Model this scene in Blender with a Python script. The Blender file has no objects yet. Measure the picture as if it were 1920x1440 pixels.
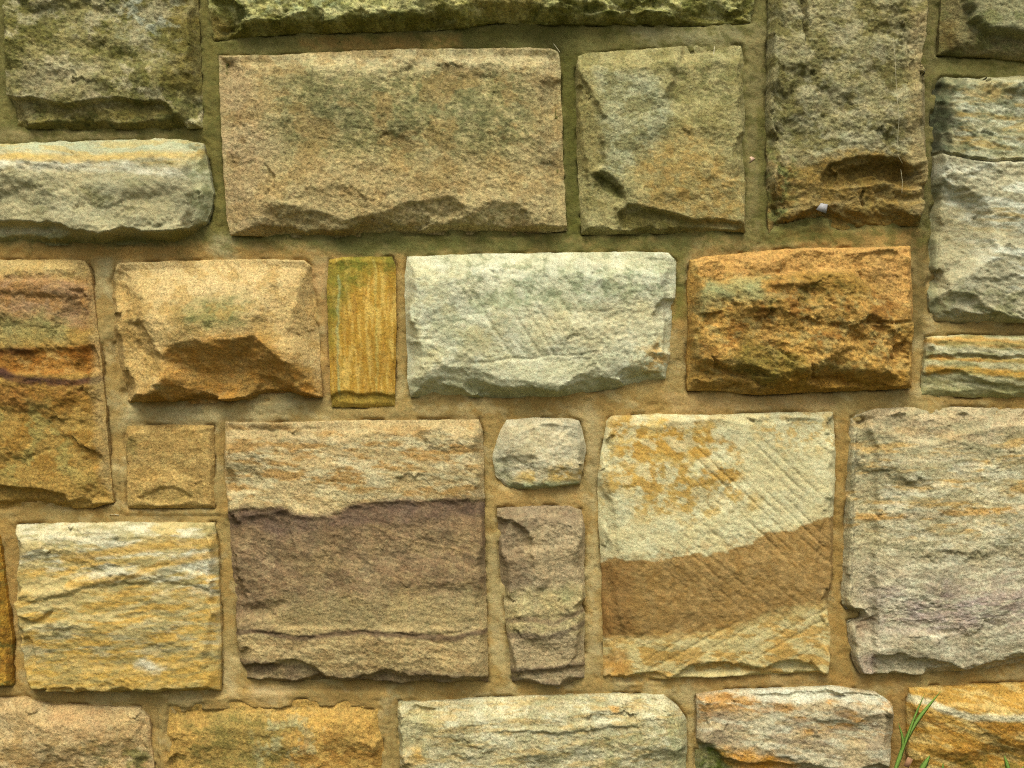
import bpy, math, random
import numpy as np

# ------------------------------------------------------------------ camera, sky, sun, exposure
sc = bpy.context.scene
GROUND_V = 1466.0            # height scale: 1 unit of the layout = 1 mm, v counts downwards
D_MM = 1866.7                # camera distance from the wall face
CX, CY = 960.0, 720.0
cam_d = bpy.data.cameras.new("camera")
cam_d.sensor_width = 36.0
cam_d.lens = 36.0 * D_MM / 1920.0
cam_d.clip_start = 0.02
cam_d.clip_end = 500.0
cam = bpy.data.objects.new("camera", cam_d)
cam.location = (0.0, -D_MM / 1000.0, (GROUND_V - CY) / 1000.0)
cam.rotation_euler = (math.radians(90), 0, 0)
sc.collection.objects.link(cam)
sc.camera = cam

SUN_EL, SUN_AZ = 59.0, -14.0          # azimuth: degrees to the left of straight behind the camera
world = bpy.data.worlds.new("World")
sc.world = world
world.use_nodes = True
nt = world.node_tree
nt.nodes.clear()
sky = nt.nodes.new("ShaderNodeTexSky")
sky.sky_type = 'NISHITA'
sky.sun_disc = False
sky.sun_elevation = math.radians(SUN_EL)
sky.sun_rotation = math.radians(180 + SUN_AZ)
sky.air_density = 1.0
sky.dust_density = 6.0
sky.ozone_density = 1.0
hs = nt.nodes.new("ShaderNodeHueSaturation")      # overcast: the cloud deck takes most of the blue out
hs.inputs["Saturation"].default_value = 0.06
bg = nt.nodes.new("ShaderNodeBackground")
bg.inputs["Strength"].default_value = 0.085
wo = nt.nodes.new("ShaderNodeOutputWorld")
nt.links.new(sky.outputs[0], hs.inputs["Color"])
nt.links.new(hs.outputs[0], bg.inputs["Color"])
nt.links.new(bg.outputs[0], wo.inputs["Surface"])

sun_d = bpy.data.lights.new("sun", 'SUN')
sun_d.energy = 1.5
sun_d.angle = math.radians(26)
sun_d.color = (1.0, 0.985, 0.86)
sun = bpy.data.objects.new("sun", sun_d)
sun.rotation_euler = (math.radians(90 - SUN_EL), 0, math.radians(SUN_AZ))
sun.location = (-1, -3, 4)
sc.collection.objects.link(sun)

sc.view_settings.view_transform = 'Standard'
sc.view_settings.look = 'None'
sc.view_settings.gamma = 1.0
sc.view_settings.use_curve_mapping = False
sc.view_settings.exposure = 1.03
ALB = np.array([0.765, 0.80, 0.745])                              # photo colour (linear) -> surface albedo

sc.render.engine = 'CYCLES'
sc.cycles.use_denoising = False
sc.cycles.filter_width = 1.15
sc.cycles.max_bounces = 4
sc.cycles.diffuse_bounces = 3

rng = np.random.RandomState(7)

# ------------------------------------------------------------------ noise
_perm = np.arange(256); rng.shuffle(_perm)
_perm = np.concatenate([_perm, _perm, _perm]).astype(np.int64)
_ang = rng.rand(256) * 2 * np.pi
_GX, _GY = np.cos(_ang), np.sin(_ang)
_RND = rng.rand(256)

def gn(x, y, seed=0):
    xi = np.floor(x); yi = np.floor(y)
    fx = x - xi; fy = y - yi
    X = xi.astype(np.int64) + seed * 37; Y = yi.astype(np.int64) + seed * 101
    def corner(dx, dy):
        k = _perm[_perm[(X + dx) & 255] + ((Y + dy) & 255)]
        return _GX[k] * (fx - dx) + _GY[k] * (fy - dy)
    u = fx * fx * fx * (fx * (fx * 6 - 15) + 10); v = fy * fy * fy * (fy * (fy * 6 - 15) + 10)
    a = corner(0, 0); b = corner(1, 0); c = corner(0, 1); d = corner(1, 1)
    return (a + (b - a) * u) + ((c + (d - c) * u) - (a + (b - a) * u)) * v

def fbm(x, y, wl, seed=0, octv=4, gain=0.5):
    s = np.zeros_like(x); a = 1.0; f = 1.0 / wl
    for o in range(octv):
        s += a * gn(x * f + 13.7 * o, y * f + 7.3 * o, seed + o)
        a *= gain; f *= 2.03
    return s

def sstep(a, b, x):
    t = np.clip((x - a) / (b - a), 0, 1)
    return t * t * (3 - 2 * t)

def facets(x, y, wl, seed, grad=0.25):
    """chipped rock: each cell of a jittered lattice is a small tilted plane"""
    x = x / wl; y = y / wl
    xi = np.floor(x).astype(np.int64); yi = np.floor(y).astype(np.int64)
    best = np.full(x.shape, 1e9); second = np.full(x.shape, 1e9)
    val = np.zeros_like(x); val2 = np.zeros_like(x)
    for dx in (-1, 0, 1):
        for dy in (-1, 0, 1):
            k = _perm[_perm[(xi + dx + seed * 17) & 255] + ((yi + dy + seed * 53) & 255)]
            px = xi + dx + _RND[k]; py = yi + dy + _RND[(k * 7 + 31) & 255]
            ex = x - px; ey = y - py
            dd = ex * ex + ey * ey
            h = (_RND[(k * 3 + 11) & 255] - 0.5) + grad * 4 * (_GX[(k + 91) & 255] * ex + _GY[(k + 91) & 255] * ey)
            nb = dd < best
            second = np.where(nb, best, np.minimum(second, dd))
            val2 = np.where(nb, val, np.where(dd <= second, h, val2))
            val = np.where(nb, h, val)
            best = np.where(nb, dd, best)
    t = np.clip((np.sqrt(second) - np.sqrt(best)) / 0.30, 0, 1)
    return val * (0.5 + 0.5 * t) + val2 * (0.5 - 0.5 * t)

def seg_dist(x, y, pts, closed):
    d2 = np.full(x.shape, 1e18)
    n = len(pts)
    for i in range(n if closed else n - 1):
        ax, ay = pts[i]; bx, by = pts[(i + 1) % n]
        vx, vy = bx - ax, by - ay
        L = vx * vx + vy * vy + 1e-9
        t = np.clip(((x - ax) * vx + (y - ay) * vy) / L, 0, 1)
        d2 = np.minimum(d2, (x - ax - t * vx) ** 2 + (y - ay - t * vy) ** 2)
    return np.sqrt(d2)

def sdf(x, y, poly):
    d = seg_dist(x, y, poly, True)
    ins = np.zeros(x.shape, bool)
    n = len(poly)
    for i in range(n):
        ax, ay = poly[i]; bx, by = poly[(i + 1) % n]
        if ay == by: continue
        c = (ay > y) != (by > y)
        ins ^= c & (x < (bx - ax) * (y - ay) / (by - ay) + ax)
    return np.where(ins, d, -d)

def lin(c):
    c = np.asarray(c, float) / 255.0
    return np.where(c <= 0.04045, c / 12.92, ((c + 0.055) / 1.055) ** 2.4)

# ------------------------------------------------------------------ materials
def grainy(name, grain_mm, lo, hi, bump, rough=0.92, tint=(0.42, 0.39, 0.32)):
    m = bpy.data.materials.new(name); m.use_nodes = True
    t = m.node_tree; N = t.nodes; L = t.links
    b = N["Principled BSDF"]
    b.inputs["Roughness"].default_value = rough
    b.inputs["Specular IOR Level"].default_value = 0.22
    at = N.new("ShaderNodeAttribute"); at.attribute_name = "pigment"
    tc = N.new("ShaderNodeTexCoord"); gm = N.new("ShaderNodeNewGeometry")
    n1 = N.new("ShaderNodeTexNoise"); n1.inputs["Scale"].default_value = 1000.0 / grain_mm
    n1.inputs["Detail"].default_value = 4.0; n1.inputs["Roughness"].default_value = 0.68
    L.new(gm.outputs["Position"], n1.inputs["Vector"])
    mr = N.new("ShaderNodeMapRange")
    mr.inputs["From Min"].default_value = 0.30; mr.inputs["From Max"].default_value = 0.70
    mr.inputs["To Min"].default_value = lo; mr.inputs["To Max"].default_value = hi
    L.new(n1.outputs["Fac"], mr.inputs["Value"])
    # scattered dark and rusty grains, plus the shade of tiny pits as colour
    n2 = N.new("ShaderNodeTexNoise"); n2.inputs["Scale"].default_value = 1000.0 / (grain_mm * 0.55)
    n2.inputs["Detail"].default_value = 2.0
    L.new(gm.outputs["Position"], n2.inputs["Vector"])
    m2 = N.new("ShaderNodeMapRange")
    m2.inputs["From Min"].default_value = 0.53; m2.inputs["From Max"].default_value = 0.70
    m2.inputs["To Min"].default_value = 0.0; m2.inputs["To Max"].default_value = 0.75
    L.new(n2.outputs["Fac"], m2.inputs["Value"])
    mul = N.new("ShaderNodeMix"); mul.data_type = 'RGBA'; mul.blend_type = 'MULTIPLY'
    mul.inputs["Factor"].default_value = 1.0
    L.new(at.outputs["Color"], mul.inputs[6]); L.new(mr.outputs["Result"], mul.inputs[7])
    dk = N.new("ShaderNodeMix"); dk.data_type = 'RGBA'; dk.blend_type = 'MULTIPLY'
    dk.inputs[7].default_value = (*tint, 1)
    L.new(m2.outputs["Result"], dk.inputs["Factor"]); L.new(mul.outputs[2], dk.inputs[6])
    # iron-stained and bleached grains
    n3 = N.new("ShaderNodeTexNoise"); n3.inputs["Scale"].default_value = 1000.0 / (grain_mm * 1.9); n3.inputs["Detail"].default_value = 5.0
    n3.inputs["Roughness"].default_value = 0.75
    L.new(gm.outputs["Position"], n3.inputs["Vector"])
    cr = N.new("ShaderNodeValToRGB")
    cr.color_ramp.elements[0].position = 0.34; cr.color_ramp.elements[0].color = (0.92, 0.99, 0.94, 1)
    cr.color_ramp.elements[1].position = 0.66; cr.color_ramp.elements[1].color = (1.09, 1.01, 0.94, 1)
    L.new(n3.outputs["Fac"], cr.inputs["Fac"])
    hu = N.new("ShaderNodeMix"); hu.data_type = 'RGBA'; hu.blend_type = 'MULTIPLY'; hu.inputs["Factor"].default_value = 1.0
    L.new(dk.outputs[2], hu.inputs[6]); L.new(cr.outputs["Color"], hu.inputs[7])
    L.new(hu.outputs[2], b.inputs["Base Color"])
    bp = N.new("ShaderNodeBump"); bp.inputs["Strength"].default_value = bump
    bp.inputs["Distance"].default_value = grain_mm * 0.001 * 0.5
    L.new(n1.outputs["Fac"], bp.inputs["Height"])
    L.new(bp.outputs["Normal"], b.inputs["Normal"])
    return m

M_STONE = {"c": grainy("coarse_sandstone", 6.5, 0.60, 1.34, 1.0), "m": grainy("sandstone", 4.6, 0.62, 1.30, 1.0), "s": grainy("fine_sandstone", 3.2, 0.76, 1.18, 0.8)}
M_SAWN = grainy("sawn_sandstone", 4.0, 0.72, 1.22, 0.7)
M_MORTAR = grainy("mortar", 3.2, 0.84, 1.14, 0.8, 0.95, (0.55, 0.50, 0.42))

def plain(name, col, rough=0.6, var=0.25, scale=60.0, trans=0.0):
    m = bpy.data.materials.new(name); m.use_nodes = True
    t = m.node_tree; N = t.nodes; L = t.links
    b = N["Principled BSDF"]; b.inputs["Roughness"].default_value = rough
    b.inputs["Specular IOR Level"].default_value = 0.3
    gm = N.new("ShaderNodeNewGeometry")
    n1 = N.new("ShaderNodeTexNoise"); n1.inputs["Scale"].default_value = scale; n1.inputs["Detail"].default_value = 4
    L.new(gm.outputs["Position"], n1.inputs["Vector"])
    r = N.new("ShaderNodeMix"); r.data_type = 'RGBA'
    c = np.array(col)
    r.inputs[6].default_value = (*(c * (1 - var)), 1); r.inputs[7].default_value = (*(c * (1 + var)), 1)
    L.new(n1.outputs["Fac"], r.inputs["Factor"]); L.new(r.outputs[2], b.inputs["Base Color"])
    if trans:
        b.inputs["Transmission Weight"].default_value = 0.0
        b.inputs["Subsurface Weight"].default_value = trans
        b.inputs["Subsurface Radius"].default_value = (0.002, 0.004, 0.001)
    return m

# ------------------------------------------------------------------ mesh helpers
def to_world(x, y, h):
    return np.stack([(x - CX) / 1000.0, -h / 1000.0, (GROUND_V - y) / 1000.0], -1)

def mesh_from(name, verts, quads, cols=None, smooth=True):
    me = bpy.data.meshes.new(name)
    nv, nq = len(verts), len(quads)
    me.vertices.add(nv); me.vertices.foreach_set("co", np.ascontiguousarray(verts, np.float32).ravel())
    me.loops.add(nq * 4); me.loops.foreach_set("vertex_index", np.ascontiguousarray(quads, np.int32).ravel())
    me.polygons.add(nq); me.polygons.foreach_set("loop_start", np.arange(0, nq * 4, 4, dtype=np.int32))
    me.update(calc_edges=True)
    if smooth: me.polygons.foreach_set("use_smooth", np.ones(nq, bool))
    if cols is not None:
        a = me.color_attributes.new("pigment", 'FLOAT_COLOR', 'POINT')
        rgba = np.ones((nv, 4), np.float32); rgba[:, :3] = cols
        a.data.foreach_set("color", rgba.ravel())
    me.validate()
    return me

def grid_quads(ny, nx, off=0):
    i = np.arange(ny * nx).reshape(ny, nx) + off
    return np.stack([i[:-1, :-1], i[1:, :-1], i[1:, 1:], i[:-1, 1:]], -1).reshape(-1, 4)

def resample(pts, n, seed, amp):
    p = np.array(pts, float)
    s = np.concatenate([[0], np.cumsum(np.hypot(*np.diff(p, axis=0).T))])
    t = np.linspace(0, s[-1], n)
    x = np.interp(t, s, p[:, 0]); y = np.interp(t, s, p[:, 1])
    # soften polyline corners, then nibble the arris
    k = max(1, int(n * 6.0 / s[-1])) if s[-1] > 0 else 1
    for _ in range(k * 2):
        x[1:-1] = 0.25 * x[:-2] + 0.5 * x[1:-1] + 0.25 * x[2:]
        y[1:-1] = 0.25 * y[:-2] + 0.5 * y[1:-1] + 0.25 * y[2:]
    env = np.minimum(1, np.minimum(t, s[-1] - t) / 12.0)
    dx = fbm(x, y, 26, seed, 3, 0.6) * amp * env; dy = fbm(x, y, 26, seed + 9, 3, 0.6) * amp * env
    return np.stack([x + dx, y + dy], -1)

# ------------------------------------------------------------------ pigment and relief recipes
def warp(x, y, amp, seed, ax=1.0):
    return (x + amp * fbm(x / ax, y, 34, seed, 4, 0.55), y + amp * fbm(x / ax, y, 34, seed + 5, 4, 0.55))

def rot(x, y, a):
    c, s = math.cos(math.radians(a)), math.sin(math.radians(a))
    return x * c + y * s, -x * s + y * c

def pigment(X, Y, st, seed, ops=None, base=None):
    n = X.size
    col = np.tile(lin(base if base is not None else st['c']), (n, 1))
    bed = st.get('bed', 0.0)
    for i, op in enumerate(ops if ops is not None else st.get('ops', [])):
        sd = seed * 7 + i * 13
        k = op[0]
        reg = op[1] if k in 'PL' else op[-1]
        if reg is not None:                       # work only near the patch
            a = np.array(reg, float)
            sel = np.where((X > a[:, 0].min() - 45) & (X < a[:, 0].max() + 45) & (Y > a[:, 1].min() - 45) & (Y < a[:, 1].max() + 45))[0]
            if len(sel) == 0: continue
        else:
            sel = slice(None)
        x, y = X[sel], Y[sel]
        if k == 'P':        # patch: polygon, colour, amount, softness, warp
            _, poly, c, amt, soft, wp = op
            wx, wy = warp(x, y, wp, sd, 1.6)
            wx = wx + 0.5 * wp * fbm(x, y, 11, sd + 17, 3, 0.7); wy = wy + 0.5 * wp * fbm(x / 1.5, y, 11, sd + 19, 3, 0.7)
            m = sstep(-soft, soft, sdf(wx, wy, poly)) * amt
            m = m * np.clip(1 + (0.5 if amt < 0.9 else 0.1) * fbm(x, y, 28, sd + 3, 4, 0.6), 0, 1.25)
        elif k == 'S':      # bedding streaks: colour, amount, wavelength, threshold, stretch, polygon
            _, c, amt, wl, th, st_, poly = op
            rx, ry = rot(x, y, bed)
            ry = ry + 7 * fbm(x, y, 120, sd + 8, 2)
            f = fbm(rx / st_, ry, wl, sd, 4, 0.6)
            m = sstep(th - 0.16, th + 0.16, f) * amt
            if poly: m = m * sstep(-22, 22, sdf(*warp(x, y, 18, sd + 2), poly))
        elif k == 'B':      # blotches: colour, amount, wavelength, threshold, polygon
            _, c, amt, wl, th, poly = op
            f = fbm(x / 1.3, y, wl, sd, 5, 0.62)
            m = sstep(th - 0.13, th + 0.13, f) * amt
            if poly: m = m * sstep(-26, 26, sdf(*warp(x, y, 22, sd + 2), poly))
        elif k == 'L':      # vein: polyline, colour, amount, width
            _, pl, c, amt, w = op
            wx, wy = warp(x, y, 5, sd, 2.0)
            m = (1 - sstep(w * 0.3, w, seg_dist(wx, wy, pl, False) * (1 + 0.5 * fbm(x, y, 20, sd + 4, 3)))) * amt
        m = np.clip(m, 0, 1)[:, None]
        col[sel] = col[sel] * (1 - m) + lin(c) * m
    x, y = X, Y
    # value drift and grit of the stone, partly small shadows put into the colour
    g = 1 + 0.16 * fbm(x, y, 90, seed + 61, 3) + st.get('grit', 0.20) * fbm(x / 1.4, y, 9, seed + 71, 3, 0.7)
    hue = 0.10 * fbm(x, y, 60, seed + 81, 3)
    col = col * g[:, None] * np.stack([1 + 0.4 * hue, np.ones(n), 1 - hue], -1)
    lum = (col @ np.array([0.3, 0.6, 0.1]))[:, None]
    col = lum + (col - lum) * 0.98
    return np.clip(col * ALB, 0.004, 0.86)

def relief(x, y, st, seed, dT, dR, dB, dL):
    """height above the joint plane in mm"""
    P, e = st.get('P', 34), st.get('e', 7)
    wT, wR, wB, wL = st.get('w', (26, 22, 26, 22))
    bite = facets(*warp(x, y, 14, seed + 77), 62, seed + 5, 0.30)
    def prof(d, w):
        k = 1.0 if w <= 20 else 1.0 * (20.0 / w) ** 1.6
        t = np.clip(d / np.maximum(4, w * np.clip(1 + k * bite, 0.35, 2.2)), 0, 1)
        return t * (1.2 - 0.2 * t)
    b = np.minimum(np.minimum(prof(dT, wT), prof(dB, wB)), np.minimum(prof(dR, wR), prof(dL, wL)))
    h = e + (P - e) * b
    d = np.minimum(np.minimum(dT, dB), np.minimum(dL, dR))
    bed = st.get('bed', 0.0)
    for i, f in enumerate(st.get('f', [])):
        sd = seed * 5 + i * 11
        if f[0] == 'pit':
            _, poly, D, w = f
            wx, wy = warp(x, y, 7, sd, 1.5)
            s = np.clip(sdf(wx, wy, poly) / w, 0, 1)
            h = h - D * (1 - (1 - s) ** (2.4 if w < 25 else 1.35))
        elif f[0] == 'crack':
            _, pl, D, w = f
            wx, wy = warp(x, y, 5, sd, 1.5)
            h = h - D * (1 - sstep(0, w, seg_dist(wx, wy, pl, False)))
        elif f[0] == 'tool':
            _, ang, wl, amp, poly = f
            rx, ry = rot(x, y, ang)
            ph = ry / wl + 0.5 * fbm(rx / 30, ry / 3, 60, sd, 2) + 0.12 * fbm(rx, ry, 30, sd + 1, 2)
            g = -np.maximum(0, np.cos(6.283 * ph)) ** 2 * (0.35 + 1.3 * sstep(-0.1, 0.35, fbm(rx / 5, ry, 40, sd + 2, 2)))
            h = h + amp * g * sstep(-20, 25, sdf(*warp(x, y, 15, sd), poly))
    R = st.get('r', 1.0); an = st.get('an', 1.7)
    rx, ry = rot(x, y, bed)
    env = np.clip((d - 1) / 14.0, 0.12, 1)
    wx, wy = warp(rx, ry, 16, seed + 21)
    fa = st.get('fa', 7.0)
    n = fa * facets(wx / an, wy, 70, seed, 0.22)
    patchy = 0.35 + 0.65 * sstep(-0.15, 0.3, fbm(x, y, 130, seed + 13, 2))
    n += fa * 0.22 * patchy * facets(wx / an, wy, 24, seed + 3, 0.25)
    n += 3.0 * fbm(rx / an, ry, 90, seed + 31, 3, 0.5)
    pr = np.random.RandomState(seed + 900)            # broad split planes meeting in ridges
    xc, yc = x.mean(), y.mean(); span = 0.5 * math.sqrt((np.ptp(x) + 1) * (np.ptp(y) + 1))
    pl = np.full(x.shape, 1e9)
    for _ in range(6):
        a = pr.uniform(0, 6.283); g = pr.uniform(0.02, 0.085) * st.get('tilt', 1.0); off = pr.uniform(0.15, 0.75) * span
        wx2, wy2 = (wx - rx) + x, (wy - ry) + y
        pl = np.minimum(pl, -g * ((wx2 - xc) * math.cos(a) + (wy2 - yc) * math.sin(a) - off))
    n += np.minimum(pl, 6)
    fine = (0.6 + 0.6 * patchy) * (1.25 + 0.06 * fa) * fbm(rx / (0.55 + 0.45 * an), ry, 9.5, seed + 41, 3, 0.85)
    rid = -np.abs(fbm(rx / an, ry, 30, seed + 51, 3, 0.6)) * (0.22 * fa) * patchy
    h = h + R * env * (n + fine + rid)
    return np.maximum(h, -6 + 0 * h) if st.get('e', 7) > 3 else h

def perspective(x, y, h):
    k = D_MM / (D_MM - h)
    return CX + (x - CX) * k, CY + (y - CY) * k

def side_pts(st):
    T, B = st['T'], st['B']
    R = [T[-1]] + st.get('R', []) + [B[-1]]
    L = [T[0]] + st.get('L', []) + [B[0]]
    return T, R, B, L

def outline(st):
    T, R, B, L = side_pts(st)
    return list(T) + list(R[1:]) + list(B[::-1][1:]) + list(L[::-1][1:-1])

def build_stone(st, idx, parent, step):
    seed = st.get('seed', idx * 3 + 1)
    T, R, B, L = side_pts(st)
    ln = lambda p: float(np.sum(np.hypot(*np.diff(np.array(p, float), axis=0).T)))
    nx = int(max(ln(T), ln(B)) / step) + 2; ny = int(max(ln(L), ln(R)) / step) + 2
    nib = st.get('nib', 5.0) * 0.38
    t = resample(T, nx, seed, nib); b = resample(B, nx, seed + 1, nib)
    l = resample(L, ny, seed + 2, nib); r = resample(R, ny, seed + 3, nib)
    u = np.linspace(0, 1, nx)[None, :, None]; v = np.linspace(0, 1, ny)[:, None, None]
    G = ((1 - v) * t[None] + v * b[None] + (1 - u) * l[:, None] + u * r[:, None]
         - ((1 - u) * (1 - v) * t[0] + u * (1 - v) * t[-1] + (1 - u) * v * b[0] + u * v * b[-1]))
    x = G[..., 0].ravel(); y = G[..., 1].ravel()
    dT = seg_dist(x, y, t[::7].tolist() + [t[-1].tolist()], False); dB = seg_dist(x, y, b[::7].tolist() + [b[-1].tolist()], False)
    dL = seg_dist(x, y, l[::7].tolist() + [l[-1].tolist()], False); dR = seg_dist(x, y, r[::7].tolist() + [r[-1].tolist()], False)
    px, py = perspective(x, y, st.get('P', 34) * 0.85)
    dd = np.minimum(np.minimum(dT, dB), np.minimum(dL, dR))
    bl = np.clip(dd / 30.0, 0, 1)
    px = x + (px - x) * bl; py = y + (py - y) * bl
    h = relief(px, py, st, seed, dT, dR, dB, dL)
    col = pigment(px, py, st, seed)
    ii = np.arange(ny * nx).reshape(ny, nx)
    ring = np.concatenate([ii[0, :-1], ii[:-1, -1], ii[-1, :0:-1], ii[:0:-1, 0]])
    # the arris is knocked back a little, then the sides run into the joint
    c = np.array([x.mean(), y.mean()])
    rx, ry, rh, rc = x[ring], y[ring], h[ring], col[ring]
    n0 = len(x); m = len(ring)
    X = np.concatenate([x, rx, rx]); Y = np.concatenate([y, ry, ry])
    H = np.concatenate([h, rh, np.full(m, -70.0)])
    C = np.concatenate([col, rc, rc * 0.92])
    a = np.arange(m); a2 = (a + 1) % m
    side = np.stack([n0 + a, n0 + a2, n0 + m + a2, n0 + m + a], -1)
    Q = np.concatenate([grid_quads(ny, nx), side])
    V = to_world(X, Y, H)
    org = to_world(np.array([c[0]]), np.array([c[1]]), np.array([0.0]))[0]
    me = mesh_from("stone_block", V - org, Q, C)
    me.materials.append(M_SAWN if st.get('sawn') else M_STONE[st.get('g', 'm')])
    o = bpy.data.objects.new("stone_block", me)
    o.location = org; o.parent = parent
    if st.get('label'): o["label"] = st['label']
    sc.collection.objects.link(o)
    return o

# colours (as seen on an evenly lit face, sRGB)
CREAM = (205, 195, 158); PALE = (196, 186, 152); WHITE = (222, 216, 198); GREY = (178, 171, 146)
TAN = (184, 160, 114); PINK = (188, 158, 118); OCHRE = (206, 158, 70); RUST = (164, 104, 36)
BROWN = (150, 106, 56); MAUVE = (128, 98, 74); DKMAUVE = (92, 70, 58); OLIVE = (122, 108, 48)
GREEN = (108, 110, 56); DKGREEN = (74, 78, 34); GGREY = (160, 158, 120); LGREEN = (150, 152, 112)

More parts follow.
